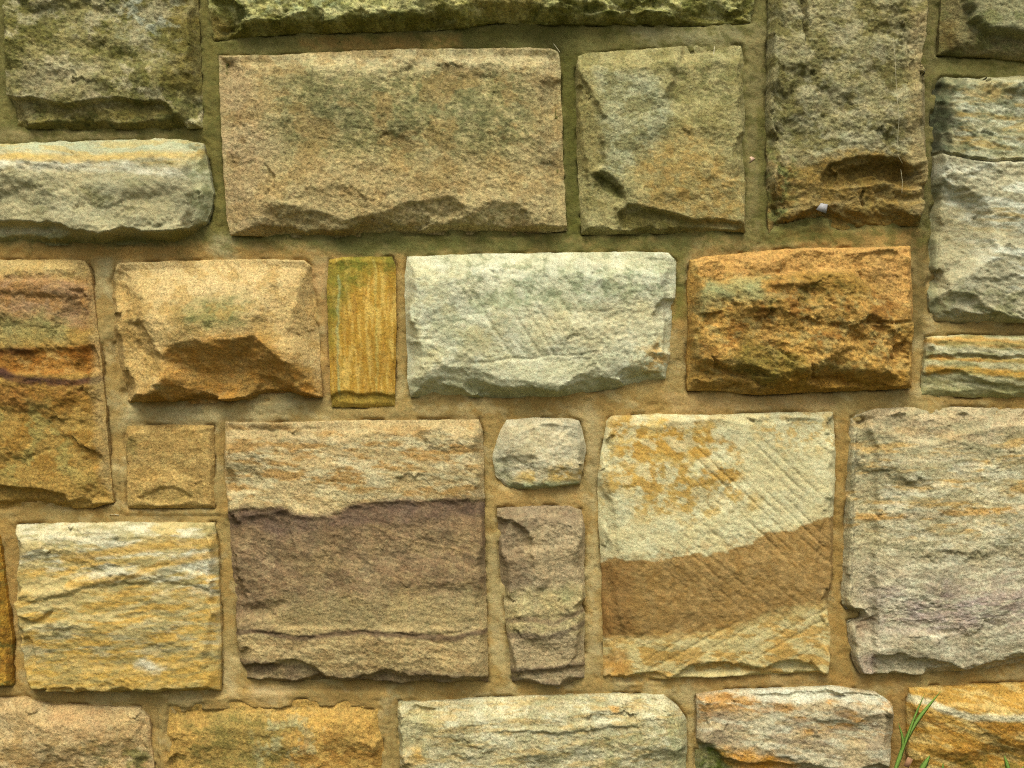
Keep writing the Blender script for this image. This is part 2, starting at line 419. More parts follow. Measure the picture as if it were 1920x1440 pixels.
BLOCKS = [
 # ---- top course
 dict(label="mottled olive and grey block in the top left corner, broken ledge along its base",
  T=[(6,-150),(366,-150)], R=[(372,0),(378,130)], B=[(20,242),(200,244),(382,242)], L=[(12,0),(14,130)],
  g='c', c=(146,134,86), P=34, w=(20,26,12,22), e=9, fa=9, an=1.4,
  f=[('pit',[(14,182),(60,183),(110,192),(150,192),(200,186),(240,182),(270,186),(300,187),(316,197),(332,217),(354,236),(350,275),(0,275)],16,8),
     ('pit',[(326,-160),(324,0),(320,90),(308,150),(318,190),(350,232),(400,262),(400,-160)],9,26),
     ('pit',[(150,78),(200,70),(260,84),(300,70),(306,120),(240,130),(160,110)],6,30)],
  ops=[('B',(178,164,128),.85,60,.08,None),('B',(104,98,40),.8,46,.1,None),('P',[(322,-160),(318,100),(310,160),(400,200),(400,-160)],(118,104,48),.8,18,14),
       ('P',[(0,190),(300,190),(345,235),(340,260),(0,260)],(120,106,52),.7,8,8),('B',DKGREEN,.6,34,.25,[(0,190),(380,190),(380,260),(0,260)]),
       ('B',(176,176,158),.7,30,.22,[(220,-60),(330,-60),(330,60),(220,60)]),('P',[(40,110),(190,120),(180,185),(40,180)],(186,168,132),.55,26,18)]),
 dict(label="long mossy green block across the top of the picture",
  T=[(384,-170),(1412,-170)], R=[(1416,-20)], B=[(400,75),(500,67),(640,61),(780,58),(862,54),(920,43),(1000,46),(1150,47),(1300,47),(1408,43)], L=[(388,-60),(394,10)],
  g='c', c=(188,178,116), P=42, w=(30,24,24,26), e=12, fa=15, r=1.15, an=1.3, nib=9,
  f=[('pit',[(370,24),(430,12),(462,14),(478,44),(520,40),(560,44),(640,46),(700,36),(760,26),(830,6),(858,26),(868,46),(905,34),(960,20),(1060,34),(1200,26),(1280,14),(1330,20),(1430,6),(1430,100),(370,110)],16,40),
     ('pit',[(780,10),(820,-20),(845,0),(865,44),(800,48)],12,20),('pit',[(1030,0),(1120,8),(1250,-10),(1280,20),(1100,30)],12,16)],
  ops=[('B',(188,178,124),.9,44,.02,None),('B',(122,116,46),.75,38,.1,None),('B',(88,90,30),.7,28,.22,None),
       ('P',[(380,40),(470,46),(700,40),(840,20),(870,50),(1060,38),(1410,20),(1410,90),(380,100)],(118,108,40),.7,10,18),
       ('P',[(396,28),(425,30),(432,72),(398,80)],(168,144,80),.8,8,8),('B',(162,168,128),.7,30,.1,[(440,-20),(640,-20),(640,30),(440,20)]),
       ('P',[(860,-20),(1010,-20),(1000,30),(900,40)],(172,150,84),.7,16,16)]),
 dict(label="tall olive-brown block with a deep overhung hollow and a pale chip near its foot",
  T=[(1440,-190),(1742,-190)], R=[(1738,-20),(1736,25),(1725,75),(1720,108),(1730,160),(1731,300),(1729,370)], B=[(1440,438),(1490,428),(1530,416),(1580,431),(1640,424),(1722,424)], L=[(1438,0),(1436,200),(1437,330)],
  g='c', c=(156,144,104), P=44, w=(30,12,20,14), e=9, fa=11, r=1.05, an=1.2, bed=-8, nib=7,
  f=[('pit',[(1540,336),(1556,308),(1590,293),(1640,296),(1678,292),(1704,310),(1724,316),(1724,356),(1660,338),(1604,352),(1548,352)],13,9),
     ('pit',[(1572,318),(1600,300),(1650,306),(1690,298),(1722,330),(1690,340),(1640,326),(1604,338)],13,12),('pit',[(1640,352),(1668,342),(1700,362),(1726,368),(1726,384),(1670,376)],7,10),('pit',[(1440,392),(1480,374),(1500,388),(1470,410)],8,10),
     ('pit',[(1436,356),(1500,350),(1560,362),(1604,346),(1650,338),(1730,344),(1730,430),(1500,432),(1436,420)],-7,48),
     ('pit',[(1430,352),(1480,340),(1545,342),(1604,350),(1650,338),(1730,354),(1730,470),(1430,470)],14,40),
     ('pit',[(1508,396),(1530,382),(1556,382),(1576,398),(1612,418),(1600,450),(1480,450),(1470,424)],16,14),
     ('pit',[(1500,-10),(1512,-10),(1514,70),(1506,90)],14,8),('pit',[(1430,170),(1452,150),(1475,172),(1492,150),(1500,200),(1470,290),(1430,300)],10,20),
     ('pit',[(1600,-30),(1720,-20),(1690,70),(1650,68),(1600,40)],-6,30),
     ('crack',[(1625,355),(1622,368),(1626,380)],10,4)],
  ops=[('B',(166,154,120),.8,48,.05,None),('B',(108,98,46),.75,40,.14,None),('P',[(1430,310),(1560,290),(1730,280),(1730,460),(1430,460)],(152,120,60),.8,24,22),
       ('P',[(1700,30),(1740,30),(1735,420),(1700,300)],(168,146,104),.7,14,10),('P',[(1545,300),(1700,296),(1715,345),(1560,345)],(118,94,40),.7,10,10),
       ('B',(84,80,28),.7,30,.18,[(1430,180),(1500,180),(1500,420),(1430,440)]),('B',(120,126,72),.7,24,.12,[(1430,300),(1490,300),(1490,430),(1430,440)]),
       ('P',[(1480,410),(1700,408),(1720,440),(1450,445)],(150,116,50),.7,10,10),('B',(178,168,136),.6,30,.15,[(1520,200),(1720,180),(1700,290),(1520,280)])]),
 dict(label="weathered grey-green block in the top right corner with a raised slab",
  T=[(1764,-170),(2070,-170)], R=[], B=[(1757,104),(1840,108),(1920,116),(2070,120)], L=[(1762,0)],
  c=(134,120,80), P=24, w=(20,20,14,16), e=6, fa=7, an=1.6,
  f=[('pit',[(1800,14),(1806,-60),(2090,-60),(2090,74),(1902,74),(1880,66),(1846,68),(1826,50),(1812,46),(1816,30)],-24,12)],
  ops=[('P',[(1806,14),(1806,-60),(2090,-60),(2090,72),(1902,72),(1846,66),(1812,46)],(152,145,110),.88,8,8),('B',GREEN,.5,40,.12,None),
       ('P',[(1760,40),(1790,46),(1784,100),(1756,100)],(112,92,44),.7,10,8)]),
 dict(label="long pale block at the left edge with an ochre streak and greenish end",
  T=[(-170,290),(0,273),(120,268),(262,264),(330,262),(384,271)], R=[(391,300),(397,335),(404,362),(400,395),(390,420)], B=[(-170,464),(0,460),(200,459),(330,456),(372,440)], L=[],
  g='s', c=(188,174,138), P=46, w=(46,26,16,22), e=10, fa=10, an=1.9, nib=7,
  f=[('pit',[(-190,414),(0,415),(95,414),(130,428),(165,436),(195,442),(230,429),(260,432),(290,437),(350,432),(400,418),(400,490),(-190,490)],26,14),
     ('pit',[(-190,318),(0,312),(100,318),(220,326),(280,322),(340,328),(350,360),(200,380),(60,372),(-190,360)],-5,30)],
  ops=[('S',(168,158,124),.7,26,.05,3,None),('P',[(-190,306),(0,302),(200,302),(270,312),(395,322),(395,338),(270,326),(60,318),(-190,322)],(216,206,184),.8,6,6),
       ('L',[(-190,298),(0,294),(120,298),(220,292),(300,288),(380,292)],(206,172,102),.75,12),('P',[(-190,270),(380,258),(385,282),(-190,288)],(184,184,150),.7,8,6),
       ('S',(200,166,92),.6,12,.12,6,[(-190,270),(390,258),(390,312),(-190,300)]),('P',[(350,300),(410,300),(410,430),(372,430),(360,350)],(168,166,130),.7,14,10),
       ('B',(96,96,52),.65,22,.12,[(345,290),(412,290),(412,440),(370,440)]),('P',[(-190,440),(0,438),(150,440),(200,448),(372,436),(372,470),(-190,475)],(128,126,78),.7,8,8),
       ('B',(132,124,72),.5,40,.2,[(60,340),(300,340),(300,400),(60,400)]),('P',[(195,436),(300,436),(372,426),(372,458),(220,456)],(122,112,54),.6,8,6)]),
 dict(label="largest buff block of the upper course with a scalloped lower ledge",
  T=[(412,106),(520,106),(640,99),(760,95),(900,93),(1030,92),(1046,99)], R=[(1050,115),(1053,200),(1057,330)], B=[(434,442),(600,446),(760,440),(850,439),(960,441),(1062,433)], L=[(415,200),(422,330),(428,415)],
  g='c', c=(182,160,114), P=36, w=(40,46,16,70), e=9, fa=5.5, an=1.5, bed=8, r=1.05,
  f=[('pit',[(500,380),(520,388),(560,387),(600,396),(640,410),(690,406),(730,394),(770,380),(850,366),(862,374),(880,402),(905,384),(935,376),(968,380),(985,396),(1004,420),(1080,436),(1080,490),(470,490),(492,430)],20,34),
     ('pit',[(1008,150),(1014,180),(1009,240),(1016,320),(1050,350),(1080,350),(1080,150)],6,10),
     ('pit',[(858,376),(880,404),(900,440),(860,470),(800,440)],4,14),('crack',[(860,440),(900,434),(960,436),(1060,430)],9,5),
     ('pit',[(500,320),(488,300),(520,330),(500,378)],6,8)],
  ops=[('P',[(480,170),(560,130),(720,112),(900,130),(990,190),(960,280),(800,330),(640,320),(540,270)],(150,143,98),.55,60,40),('B',(118,112,70),.75,15,.04,[(500,150),(700,110),(980,120),(1000,260),(900,330),(700,330),(540,270)]),
       ('B',(122,114,72),.6,40,.1,[(500,150),(980,110),(1000,260),(700,340),(540,280)]),('B',(96,96,58),.5,20,.28,[(440,110),(800,90),(980,140),(980,260),(540,220)]),
       ('P',[(412,100),(470,110),(500,300),(490,440),(420,440)],(186,156,116),.7,30,20),('P',[(520,110),(800,98),(1050,96),(1050,130),(900,128),(640,140)],(204,184,142),.6,16,20),
       ('P',[(560,290),(960,300),(900,370),(760,390),(640,405),(560,380)],(194,164,114),.6,40,20),('B',(160,128,78),.5,60,.15,None)]),
 dict(label="squarish greenish-buff block with a smooth pale facet and a green-stained hollow with painted-in shade",
  T=[(1084,108),(1098,102),(1170,97),(1270,90),(1300,84),(1390,85)], R=[(1397,120),(1397,250)], B=[(1090,440),(1200,440),(1310,438),(1395,437)], L=[(1079,130),(1080,250),(1086,380)],
  c=(168,154,106), P=30, w=(40,18,12,12), e=8, fa=5, an=1.2,
  f=[('pit',[(1050,110),(1092,150),(1112,176),(1124,196),(1128,214),(1136,218),(1132,250),(1134,308),(1118,322),(1166,350),(1173,372),(1160,390),(1164,420),(1150,470),(1050,470)],9,12),
     ('pit',[(1114,332),(1130,322),(1148,325),(1166,350),(1172,372),(1150,368),(1128,352)],8,12),
     ('pit',[(1158,398),(1180,384),(1228,392),(1262,400),(1300,411),(1345,411),(1390,420),(1410,470),(1150,470)],16,10),
     ('pit',[(1236,190),(1252,208),(1290,238),(1304,244),(1312,276),(1328,316),(1356,336),(1430,340),(1430,50),(1290,50),(1262,140)],10,16),
     ('pit',[(1245,200),(1255,130),(1330,110),(1400,120),(1400,190),(1300,190)],3,24),('pit',[(1170,270),(1240,230),(1270,260),(1215,360),(1190,380)],6,40)],
  ops=[('P',[(1110,125),(1230,140),(1262,220),(1200,300),(1150,340),(1134,310),(1132,210)],(178,172,136),.85,14,12),('B',(124,114,64),.6,36,.12,None),
       ('P',[(1200,290),(1290,240),(1390,330),(1390,420),(1300,415),(1200,390)],(178,146,88),.4,26,24),('B',(174,140,78),.7,18,.0,[(1200,290),(1290,250),(1390,330),(1390,420),(1300,415),(1200,390)]),('P',[(1112,330),(1130,320),(1166,350),(1170,374),(1128,356)],(92,88,36),.8,8,6),  # dark green of the hole, with part of its shade in this colour
       ('P',[(1160,396),(1240,392),(1290,410),(1290,436),(1170,436)],(112,100,44),.75,8,8),('P',[(1070,120),(1110,180),(1128,300),(1110,320),(1070,320)],(146,130,78),.6,10,8),
       ('B',(110,106,58),.6,28,.12,[(1250,100),(1400,110),(1400,200),(1260,190)])]),
 # ---- right column
 dict(label="pale grey block at the right edge with a dark green upper band split off by a seam",
  T=[(1752,158),(1766,145),(1840,148),(1920,142),(2070,140)], R=[], B=[(1756,602),(1800,606),(1920,606),(2070,605)], L=[(1745,200),(1748,300),(1742,450),(1738,550),(1740,580)],
  g='s', c=(190,178,148), P=44, w=(16,20,18,18), e=9, fa=10, an=2.2, bed=3,
  f=[('pit',[(1720,352),(1770,345),(1812,352),(1840,370),(1858,400),(1868,470),(1846,498),(1800,522),(1780,542),(1720,560)],20,26),
     ('crack',[(1740,292),(1790,293),(1850,301),(1920,301),(2080,303)],12,5),('pit',[(1730,100),(2080,100),(2080,300),(1850,299),(1790,291),(1730,290)],8,10),
     ('pit',[(1740,565),(1780,545),(1830,552),(1860,580),(1900,590),(1960,570),(2080,560),(2080,640),(1730,640)],14,24),
     ('pit',[(1738,150),(1782,158),(1800,175),(1770,230),(1790,270),(1740,290)],12,16),('pit',[(1868,420),(1900,470),(2080,480),(2080,420)],6,40)],
  ops=[('P',[(1730,120),(2080,120),(2080,300),(1850,300),(1730,292)],(160,152,116),.85,4,6),('B',(58,58,38),.85,34,-.06,[(1735,140),(1810,145),(1850,300),(1735,295)]),('P',[(1735,150),(1775,158),(1790,185),(1770,220),(1785,280),(1735,290)],(56,56,36),.75,8,12),
       ('S',(206,200,172),.8,18,.06,4,[(1790,150),(2080,140),(2080,300),(1800,290)]),('S',(186,152,82),.6,16,.12,6,[(1790,150),(2080,140),(2080,300),(1800,290)]),
       ('B',(104,108,78),.6,30,.15,[(1740,150),(2080,150),(2080,300),(1740,290)]),('S',(224,220,204),.7,26,.06,5,[(1740,320),(2080,300),(2080,560),(1860,540)]),
       ('S',(196,164,100),.55,12,.18,9,[(1745,380),(2080,390),(2080,440),(1745,430)]),('P',[(1730,330),(1765,345),(1762,590),(1730,600)],(108,110,70),.6,10,8),
       ('P',[(1750,380),(1850,390),(1862,470),(1790,530),(1750,540)],(176,160,122),.6,14,10),('B',(126,124,80),.6,30,.15,[(1740,520),(2000,560),(2000,606),(1740,606)])]),
 dict(label="thin banded block at the right edge with ochre and white layers",
  T=[(1736,632),(1800,628),(1920,630),(2070,632)], R=[], B=[(1725,742),(1800,745),(1920,747),(2070,746)], L=[(1732,680)],
  g='s', c=(190,178,138), P=22, w=(12,20,12,12), e=6, fa=6, an=4.5, bed=2,
  f=[('pit',[(1720,700),(1780,690),(1830,705),(1850,716),(1900,722),(2080,720),(2080,770),(1720,770)],7,6),('pit',[(1720,668),(1800,664),(2080,676),(2080,684),(1800,672),(1720,678)],6,4)],
  ops=[('L',[(1720,640),(1820,640),(2080,662)],(198,150,72),.85,12),('L',[(1735,652),(1850,662),(2080,676)],(208,196,162),.85,9),('L',[(1745,670),(1850,674),(2080,684)],(176,126,44),.85,8),
       ('L',[(1740,682),(1850,686),(2080,700)],(198,184,144),.8,8),('L',[(1740,694),(1800,692),(1860,700),(2080,714)],(202,150,56),.9,11),('S',(148,138,84),.6,12,.1,6,None),
       ('P',[(1720,724),(1850,728),(2080,726),(2080,750),(1720,750)],(160,152,98),.6,6,6)]),
 # ---- middle course
 dict(label="rusty orange block at the left edge crossed by a dark ironstone vein",
  T=[(-170,492),(0,488),(100,487),(160,489)], R=[(172,508),(181,580),(190,650),(197,720),(205,830),(212,900)], B=[(-170,956),(0,955),(100,952),(180,952),(215,942)], L=[],
  c=(176,138,70), P=34, w=(30,40,14,22), e=7, fa=9, an=1.7,
  f=[('pit',[(-190,907),(10,908),(50,914),(85,918),(115,926),(140,946),(150,990),(-190,990)],22,13),('pit',[(-190,654),(0,654),(60,656),(120,650),(180,648),(190,700),(-190,700)],7,10),
     ('pit',[(-190,530),(40,522),(120,522),(170,540),(176,560),(-190,545)],-5,12),('pit',[(120,538),(150,545),(168,555),(150,560)],6,6)],
  ops=[('P',[(-190,480),(200,480),(200,522),(60,520),(-190,524)],(190,160,106),.8,8,8),('P',[(-190,520),(60,520),(200,525),(200,605),(100,615),(-190,590)],(176,136,98),.85,12,12),
       ('B',(176,124,64),.6,40,.08,[(-190,520),(200,520),(200,610),(-190,600)]),('P',[(-190,585),(70,590),(130,600),(120,640),(-190,650)],(158,142,88),.85,14,14),
       ('P',[(-190,652),(70,656),(190,640),(190,704),(-190,700)],(158,100,32),.85,7,8),('B',(196,158,92),.7,30,.16,[(40,655),(130,655),(120,690),(30,690)]),
       ('P',[(-190,650),(10,652),(60,656),(60,668),(-190,664)],(96,56,22),.7,5,5),('L',[(-190,690),(0,698),(22,708),(60,714),(130,718),(198,713)],(70,42,34),.95,12),
       ('P',[(-190,720),(160,722),(150,760),(60,770),(-190,740)],(148,96,36),.7,14,14),('B',(154,110,40),.7,46,.1,[(-190,720),(190,720),(200,900),(-190,900)]),
       ('B',(160,146,84),.6,38,.14,[(-190,760),(120,760),(160,900),(-190,900)]),('P',[(165,490),(200,600),(218,940),(190,900),(170,780)],(180,150,100),.65,10,10)]),
 dict(label="faceted golden block with a wide shadowed scoop broken from its lower half",
  T=[(224,494),(330,490),(450,487),(540,487),(572,489)], R=[(585,500),(592,570),(600,660)], B=[(234,757),(380,757),(480,752),(606,745)], L=[(207,528),(209,620),(220,710)],
  c=(202,168,112), P=70, w=(110,44,16,40), e=8, fa=3, an=1.4, r=.95, nib=4,
  f=[('pit',[(190,470),(226,510),(238,520),(262,560),(272,590),(286,630),(306,668),(312,700),(262,780),(180,780)],30,50),
     ('pit',[(590,480),(556,505),(520,528),(494,550),(478,576),(470,604),(478,628),(520,655),(580,690),(640,700),(640,480)],22,70),
     ('pit',[(302,672),(318,654),(345,642),(372,637),(400,641),(424,637),(450,632),(474,626),(492,644),(516,662),(546,684),(600,735),(600,800),(220,800),(238,746),(286,740),(308,712)],46,64),
     ('pit',[(268,762),(288,722),(318,720),(342,730),(356,752),(350,790),(260,790)],8,10),('pit',[(476,704),(510,706),(560,728),(600,745),(590,790),(470,790)],8,12),
     ('pit',[(244,604),(262,596),(278,630),(296,660),(280,680),(250,660)],8,12)],
  ops=[('P',[(230,490),(570,488),(540,520),(470,580),(300,560)],(214,184,134),.6,26,14),('P',[(330,580),(400,560),(470,566),(440,612),(360,618)],(140,134,82),.75,20,18),
       ('B',(100,100,54),.6,22,.16,[(320,570),(470,555),(460,615),(340,620)]),('P',[(300,665),(370,632),(480,622),(600,720),(600,760),(230,760),(300,735)],(190,136,60),.8,14,12),
       ('B',(176,120,44),.6,36,.1,[(290,690),(600,690),(600,760),(230,760)]),('P',[(205,520),(250,560),(310,690),(240,750),(208,700)],(198,158,94),.6,16,12),('B',(172,134,70),.5,40,.16,None)]),
 dict(label="narrow upright ochre block with fine vertical saw lines", sawn=True,
  T=[(618,488),(642,483),(690,482),(736,482)], R=[(743,500),(744,600),(742,700)], B=[(622,763),(680,764),(740,762)], L=[(614,540),(617,620),(620,700)],
  c=(192,146,56), P=13, w=(10,8,10,8), e=7, fa=1.2, r=.5, an=1.0, bed=88, nib=3,
  f=[('pit',[(610,748),(632,738),(650,736),(680,740),(700,736),(760,742),(760,790),(610,790)],6,7),('tool',90,5.6,1.0,[(600,470),(760,470),(760,780),(600,780)])],
  ops=[('S',(222,182,96),.75,9,.04,7,None),('S',(176,124,34),.6,16,.12,7,None),('P',[(600,470),(760,470),(760,505),(690,515),(640,560),(625,650),(600,700)],(140,126,44),.75,18,14),
       ('B',(112,112,36),.7,24,.16,[(605,475),(745,475),(745,520),(650,560),(605,640)]),('L',[(636,520),(634,620),(638,740)],(170,176,124),.55,3),('L',[(702,490),(706,600),(706,740)],(196,176,96),.5,3),
       ('P',[(612,738),(760,738),(760,770),(612,770)],(146,122,48),.7,8,6)]),
 dict(label="whitish block in the middle of the wall with a greenish band and undercut base",
  T=[(764,482),(900,477),(1050,475),(1200,473),(1252,475)], R=[(1267,490),(1266,540),(1262,600),(1257,660)], B=[(770,745),(900,747),(1040,745),(1080,740),(1150,730),(1250,712)], L=[(759,520),(762,620),(765,710)],
  g='s', c=(206,198,166), P=42, w=(44,22,22,26), e=9, fa=5, an=1.8, bed=-6, nib=4,
  f=[('pit',[(780,700),(826,680),(858,683),(890,690),(930,706),(1000,716),(1060,726),(1100,712),(1158,690),(1208,668),(1240,656),(1290,660),(1290,790),(740,790)],17,46),
     ('pit',[(740,600),(790,640),(834,660),(826,684),(790,705),(740,720)],10,40),('pit',[(1222,590),(1232,640),(1222,655),(1280,680),(1280,560),(1240,560)],12,14),
     ('crack',[(888,682),(960,674),(1040,668),(1120,662)],1.6,4),('pit',[(840,470),(850,560),(786,600),(740,600),(740,470)],4,30),
     ('tool',58,23,1.2,[(830,500),(1000,490),(1250,490),(1250,670),(1000,690),(860,650)])],
  ops=[('P',[(830,590),(900,555),(980,520),(1080,505),(1270,500),(1270,555),(1140,568),(1060,592),(980,582),(880,604)],(182,182,150),.8,14,16),
       ('B',(122,126,92),.6,16,.13,[(800,480),(1260,480),(1260,560),(1050,590),(850,600)]),('B',(226,217,190),.6,36,.06,None),('B',(196,182,140),.6,44,.1,[(760,500),(860,500),(1000,660),(780,740)]),
       ('P',[(980,590),(1140,568),(1240,570),(1210,650),(1000,650)],(208,192,152),.6,16,14),('B',(206,160,84),.8,18,.02,[(1210,652),(1256,645),(1250,705),(1200,700)]),
       ('P',[(770,720),(900,722),(1060,730),(1240,690),(1240,750),(770,755)],(178,172,128),.6,12,10),('P',[(800,600),(860,620),(900,640),(850,650)],(150,152,112),.5,12,10)]),
 dict(label="rugged orange-brown block with a smooth tan shelf along its top",
  T=[(1292,488),(1322,482),(1420,472),(1500,466),(1620,465),(1704,462)], R=[(1708,550),(1707,640)], B=[(1288,733),(1350,733),(1420,741),(1500,736),(1600,733),(1706,728)], L=[(1287,540),(1290,600),(1286,680)],
  g='c', c=(176,134,66), P=30, w=(18,16,14,14), e=8, fa=14, an=1.4, bed=4, r=1.15, nib=4,
  f=[('pit',[(1306,514),(1330,528),(1380,520),(1420,520),(1470,508),(1500,510),(1560,500),(1604,506),(1634,532),(1660,566),(1682,604),(1680,640),(1672,690),(1680,708),(1640,722),(1600,716),(1540,712),(1500,712),(1480,722),(1440,726),(1410,712),(1370,700),(1330,700),(1300,690),(1284,640),(1290,570)],-30,26),
     ('pit',[(1390,660),(1430,648),(1470,660),(1504,676),(1500,712),(1450,726),(1400,700)],13,30),('pit',[(1325,660),(1345,682),(1420,690),(1440,712),(1400,706),(1340,700)],10,7),
     ('pit',[(1420,545),(1470,530),(1540,545),(1560,575),(1480,565)],8,14),('pit',[(1300,590),(1345,580),(1352,610),(1310,625)],10,8),('pit',[(1500,600),(1580,605),(1640,640),(1560,650)],7,14),
     ('crack',[(1600,608),(1660,606),(1706,604)],6,4),('pit',[(1676,650),(1686,700),(1700,690),(1696,630)],8,6)],
  ops=[('P',[(1280,460),(1710,455),(1710,600),(1680,596),(1650,550),(1600,510),(1500,512),(1420,522),(1340,525),(1310,510)],(202,152,86),.85,8,8),
       ('B',(146,98,38),.8,40,.06,[(1290,540),(1690,540),(1690,680),(1290,660)]),('B',(206,158,84),.7,34,.12,[(1300,560),(1690,540),(1690,690),(1300,680)]),
       ('P',[(1325,522),(1430,524),(1420,560),(1340,572),(1320,590),(1300,580)],(152,146,98),.85,12,14),('B',(168,150,96),.5,26,.18,[(1290,500),(1700,560),(1690,720),(1290,720)]),
       ('P',[(1390,640),(1500,660),(1510,715),(1430,725),(1380,690)],(122,106,42),.7,14,16),('P',[(1480,700),(1690,700),(1690,735),(1400,740)],(172,124,42),.7,10,8),
       ('P',[(1500,512),(1600,510),(1630,545),(1560,560),(1500,548)],(132,100,38),.7,14,12),('B',(84,78,26),.6,22,.22,[(1420,520),(1600,520),(1560,600),(1430,590)])]),
 # ---- lower course
 dict(label="small square golden block, almost flush with the mortar",
  T=[(240,799),(310,796),(402,798)], R=[(403,870)], B=[(240,953),(404,952)], L=[(234,820),(236,870)],
  c=(192,154,92), P=13, w=(12,10,10,10), e=3, fa=3.5, an=1.4, nib=4, r=.8,
  f=[('pit',[(254,936),(268,920),(300,911),(328,913),(350,926),(368,937),(340,943),(290,945)],5,9),('pit',[(220,790),(256,830),(258,960),(220,960)],3,6)],
  ops=[('B',(206,170,106),.6,34,.08,None),('B',(164,128,70),.6,30,.14,None),('P',[(236,822),(260,826),(258,850),(236,846)],(130,112,60),.6,8,6),('P',[(250,915),(370,915),(370,955),(240,955)],(182,150,88),.6,12,10)]),
 dict(label="big two-toned block, cream above and mauve-brown below",
  T=[(424,790),(520,792),(640,788),(760,787),(898,786)], R=[(906,812),(908,900),(910,1050),(914,1180)], B=[(458,1272),(520,1281),(620,1276),(760,1280),(880,1281),(916,1281)], L=[(423,880),(430,970),(437,1080),(447,1200)],
  g='m', c=(194,166,120), P=30, w=(26,16,10,20), e=7, fa=5.5, an=1.9, bed=2,
  f=[('pit',[(400,958),(470,954),(510,952),(540,962),(580,970),(620,964),(660,948),(720,940),(800,940),(930,936),(930,1180),(400,1180)],3.5,10),
     ('pit',[(430,1228),(460,1246),(500,1246),(548,1232),(585,1250),(612,1263),(660,1266),(700,1258),(726,1252),(770,1262),(930,1268),(930,1320),(430,1320)],13,11),
     ('pit',[(430,970),(540,960),(560,1060),(550,1130),(510,1165),(430,1160)],8,22),('crack',[(440,1180),(520,1190),(560,1196),(680,1184),(780,1190),(912,1181)],2.5,5),
     ('pit',[(430,880),(470,870),(500,900),(480,930),(430,930)],6,20),('pit',[(780,790),(906,800),(900,850),(800,842)],-5,20),('crack',[(690,985),(780,1015),(900,1042)],-.8,3)],
  ops=[('S',(180,136,76),.8,26,.05,4,[(424,800),(905,805),(905,935),(424,940)]),('S',(214,196,156),.7,22,.08,3.5,[(424,840),(905,800),(905,935),(424,945)]),
       ('P',[(400,958),(480,956),(520,952),(560,966),(610,966),(660,947),(700,940),(800,938),(930,934),(930,1110),(800,1150),(640,1170),(400,1180)],(146,116,86),.96,4,9),
       ('P',[(400,958),(480,956),(520,952),(560,966),(610,966),(660,947),(700,940),(800,938),(930,934),(930,962),(740,985),(600,990),(520,1010),(470,990),(400,1000)],(108,84,70),.75,9,10),
       ('B',(166,138,98),.75,40,.0,[(540,1040),(910,1000),(910,1170),(560,1170)]),('B',(178,150,110),.5,18,.14,[(440,1000),(910,990),(910,1170),(450,1160)]),('B',(118,96,70),.6,34,.1,[(430,970),(910,970),(910,1100),(430,1150)]),
       ('P',[(540,1120),(910,1110),(915,1184),(780,1184),(560,1186),(450,1180)],(172,148,104),.85,26,20),('P',[(440,1196),(915,1188),(915,1262),(440,1250)],(186,158,112),.9,5,6),
       ('S',(146,116,76),.6,16,.1,4,[(445,1190),(915,1190),(915,1270),(445,1260)]),('L',[(440,1180),(520,1190),(560,1196),(680,1184),(780,1190),(850,1196),(912,1180)],(96,72,54),.85,8),
       ('P',[(440,1225),(500,1240),(620,1262),(740,1254),(920,1264),(920,1290),(440,1290)],(112,90,68),.7,6,8),('L',[(690,985),(780,1015),(900,1042)],(190,156,110),.35,3)]),
 dict(label="small pinkish-grey block above the narrow mauve one",
  T=[(950,787),(1000,783),(1070,784),(1086,789)], R=[(1093,810),(1098,838),(1094,870)], B=[(952,915),(1000,919),(1040,914),(1088,908)], L=[(936,810),(923,856),(930,893)],
  g='s', c=(202,184,150), P=25, w=(16,12,10,12), e=8, fa=7, an=1.4, nib=4,
  f=[('pit',[(930,862),(948,856),(976,854),(998,848),(1014,866),(1034,878),(1060,872),(1110,884),(1110,940),(910,940)],10,26),('pit',[(1062,780),(1050,820),(1075,840),(1120,800),(1100,770)],7,14)],
  ops=[('P',[(955,900),(970,886),(1040,880),(1098,874),(1092,905),(1000,908)],(198,162,92),.8,8,8),('P',[(925,830),(950,860),(960,900),(950,912),(925,880)],(182,176,138),.6,10,8),
       ('B',(214,200,172),.6,24,.08,None),('P',[(1060,786),(1092,800),(1098,860),(1070,830)],(164,152,124),.6,12,8),('P',[(950,904),(1088,900),(1080,914),(960,920)],(166,168,126),.7,5,4)]),
 dict(label="narrow upright mauve block with dark wavy layers near its foot",
  T=[(932,953),(1000,948),(1070,948),(1090,956)], R=[(1096,985),(1095,1080),(1098,1116),(1089,1130),(1096,1145),(1095,1200)], B=[(960,1278),(1000,1281),(1046,1291),(1072,1280),(1097,1271)], L=[(935,1040),(943,1120),(955,1220)],
  c=(176,152,118), P=30, w=(24,20,12,20), e=7, fa=8, an=1.7, nib=5,
  f=[('pit',[(910,960),(968,975),(990,1000),(1002,1022),(1000,1080),(990,1130),(910,1140)],13,14),('pit',[(940,1158),(1000,1150),(1060,1152),(1110,1130),(1110,1160),(1050,1172),(1000,1170),(940,1170)],1.5,6),
     ('pit',[(940,1190),(1000,1196),(1040,1186),(1110,1170),(1110,1250),(940,1250)],2,14),('pit',[(930,1250),(980,1258),(1060,1250),(1110,1240),(1110,1320),(930,1320)],8,14),('pit',[(1004,970),(1030,980),(1032,1100),(1004,1110)],-5,14)],
  ops=[('P',[(925,940),(1100,940),(1100,975),(1010,990),(980,1010),(1000,1040),(1000,1110),(925,1130)],(144,120,94),.75,14,12),('B',(204,176,138),.6,26,.1,[(990,970),(1095,970),(1095,1110),(1000,1120)]),
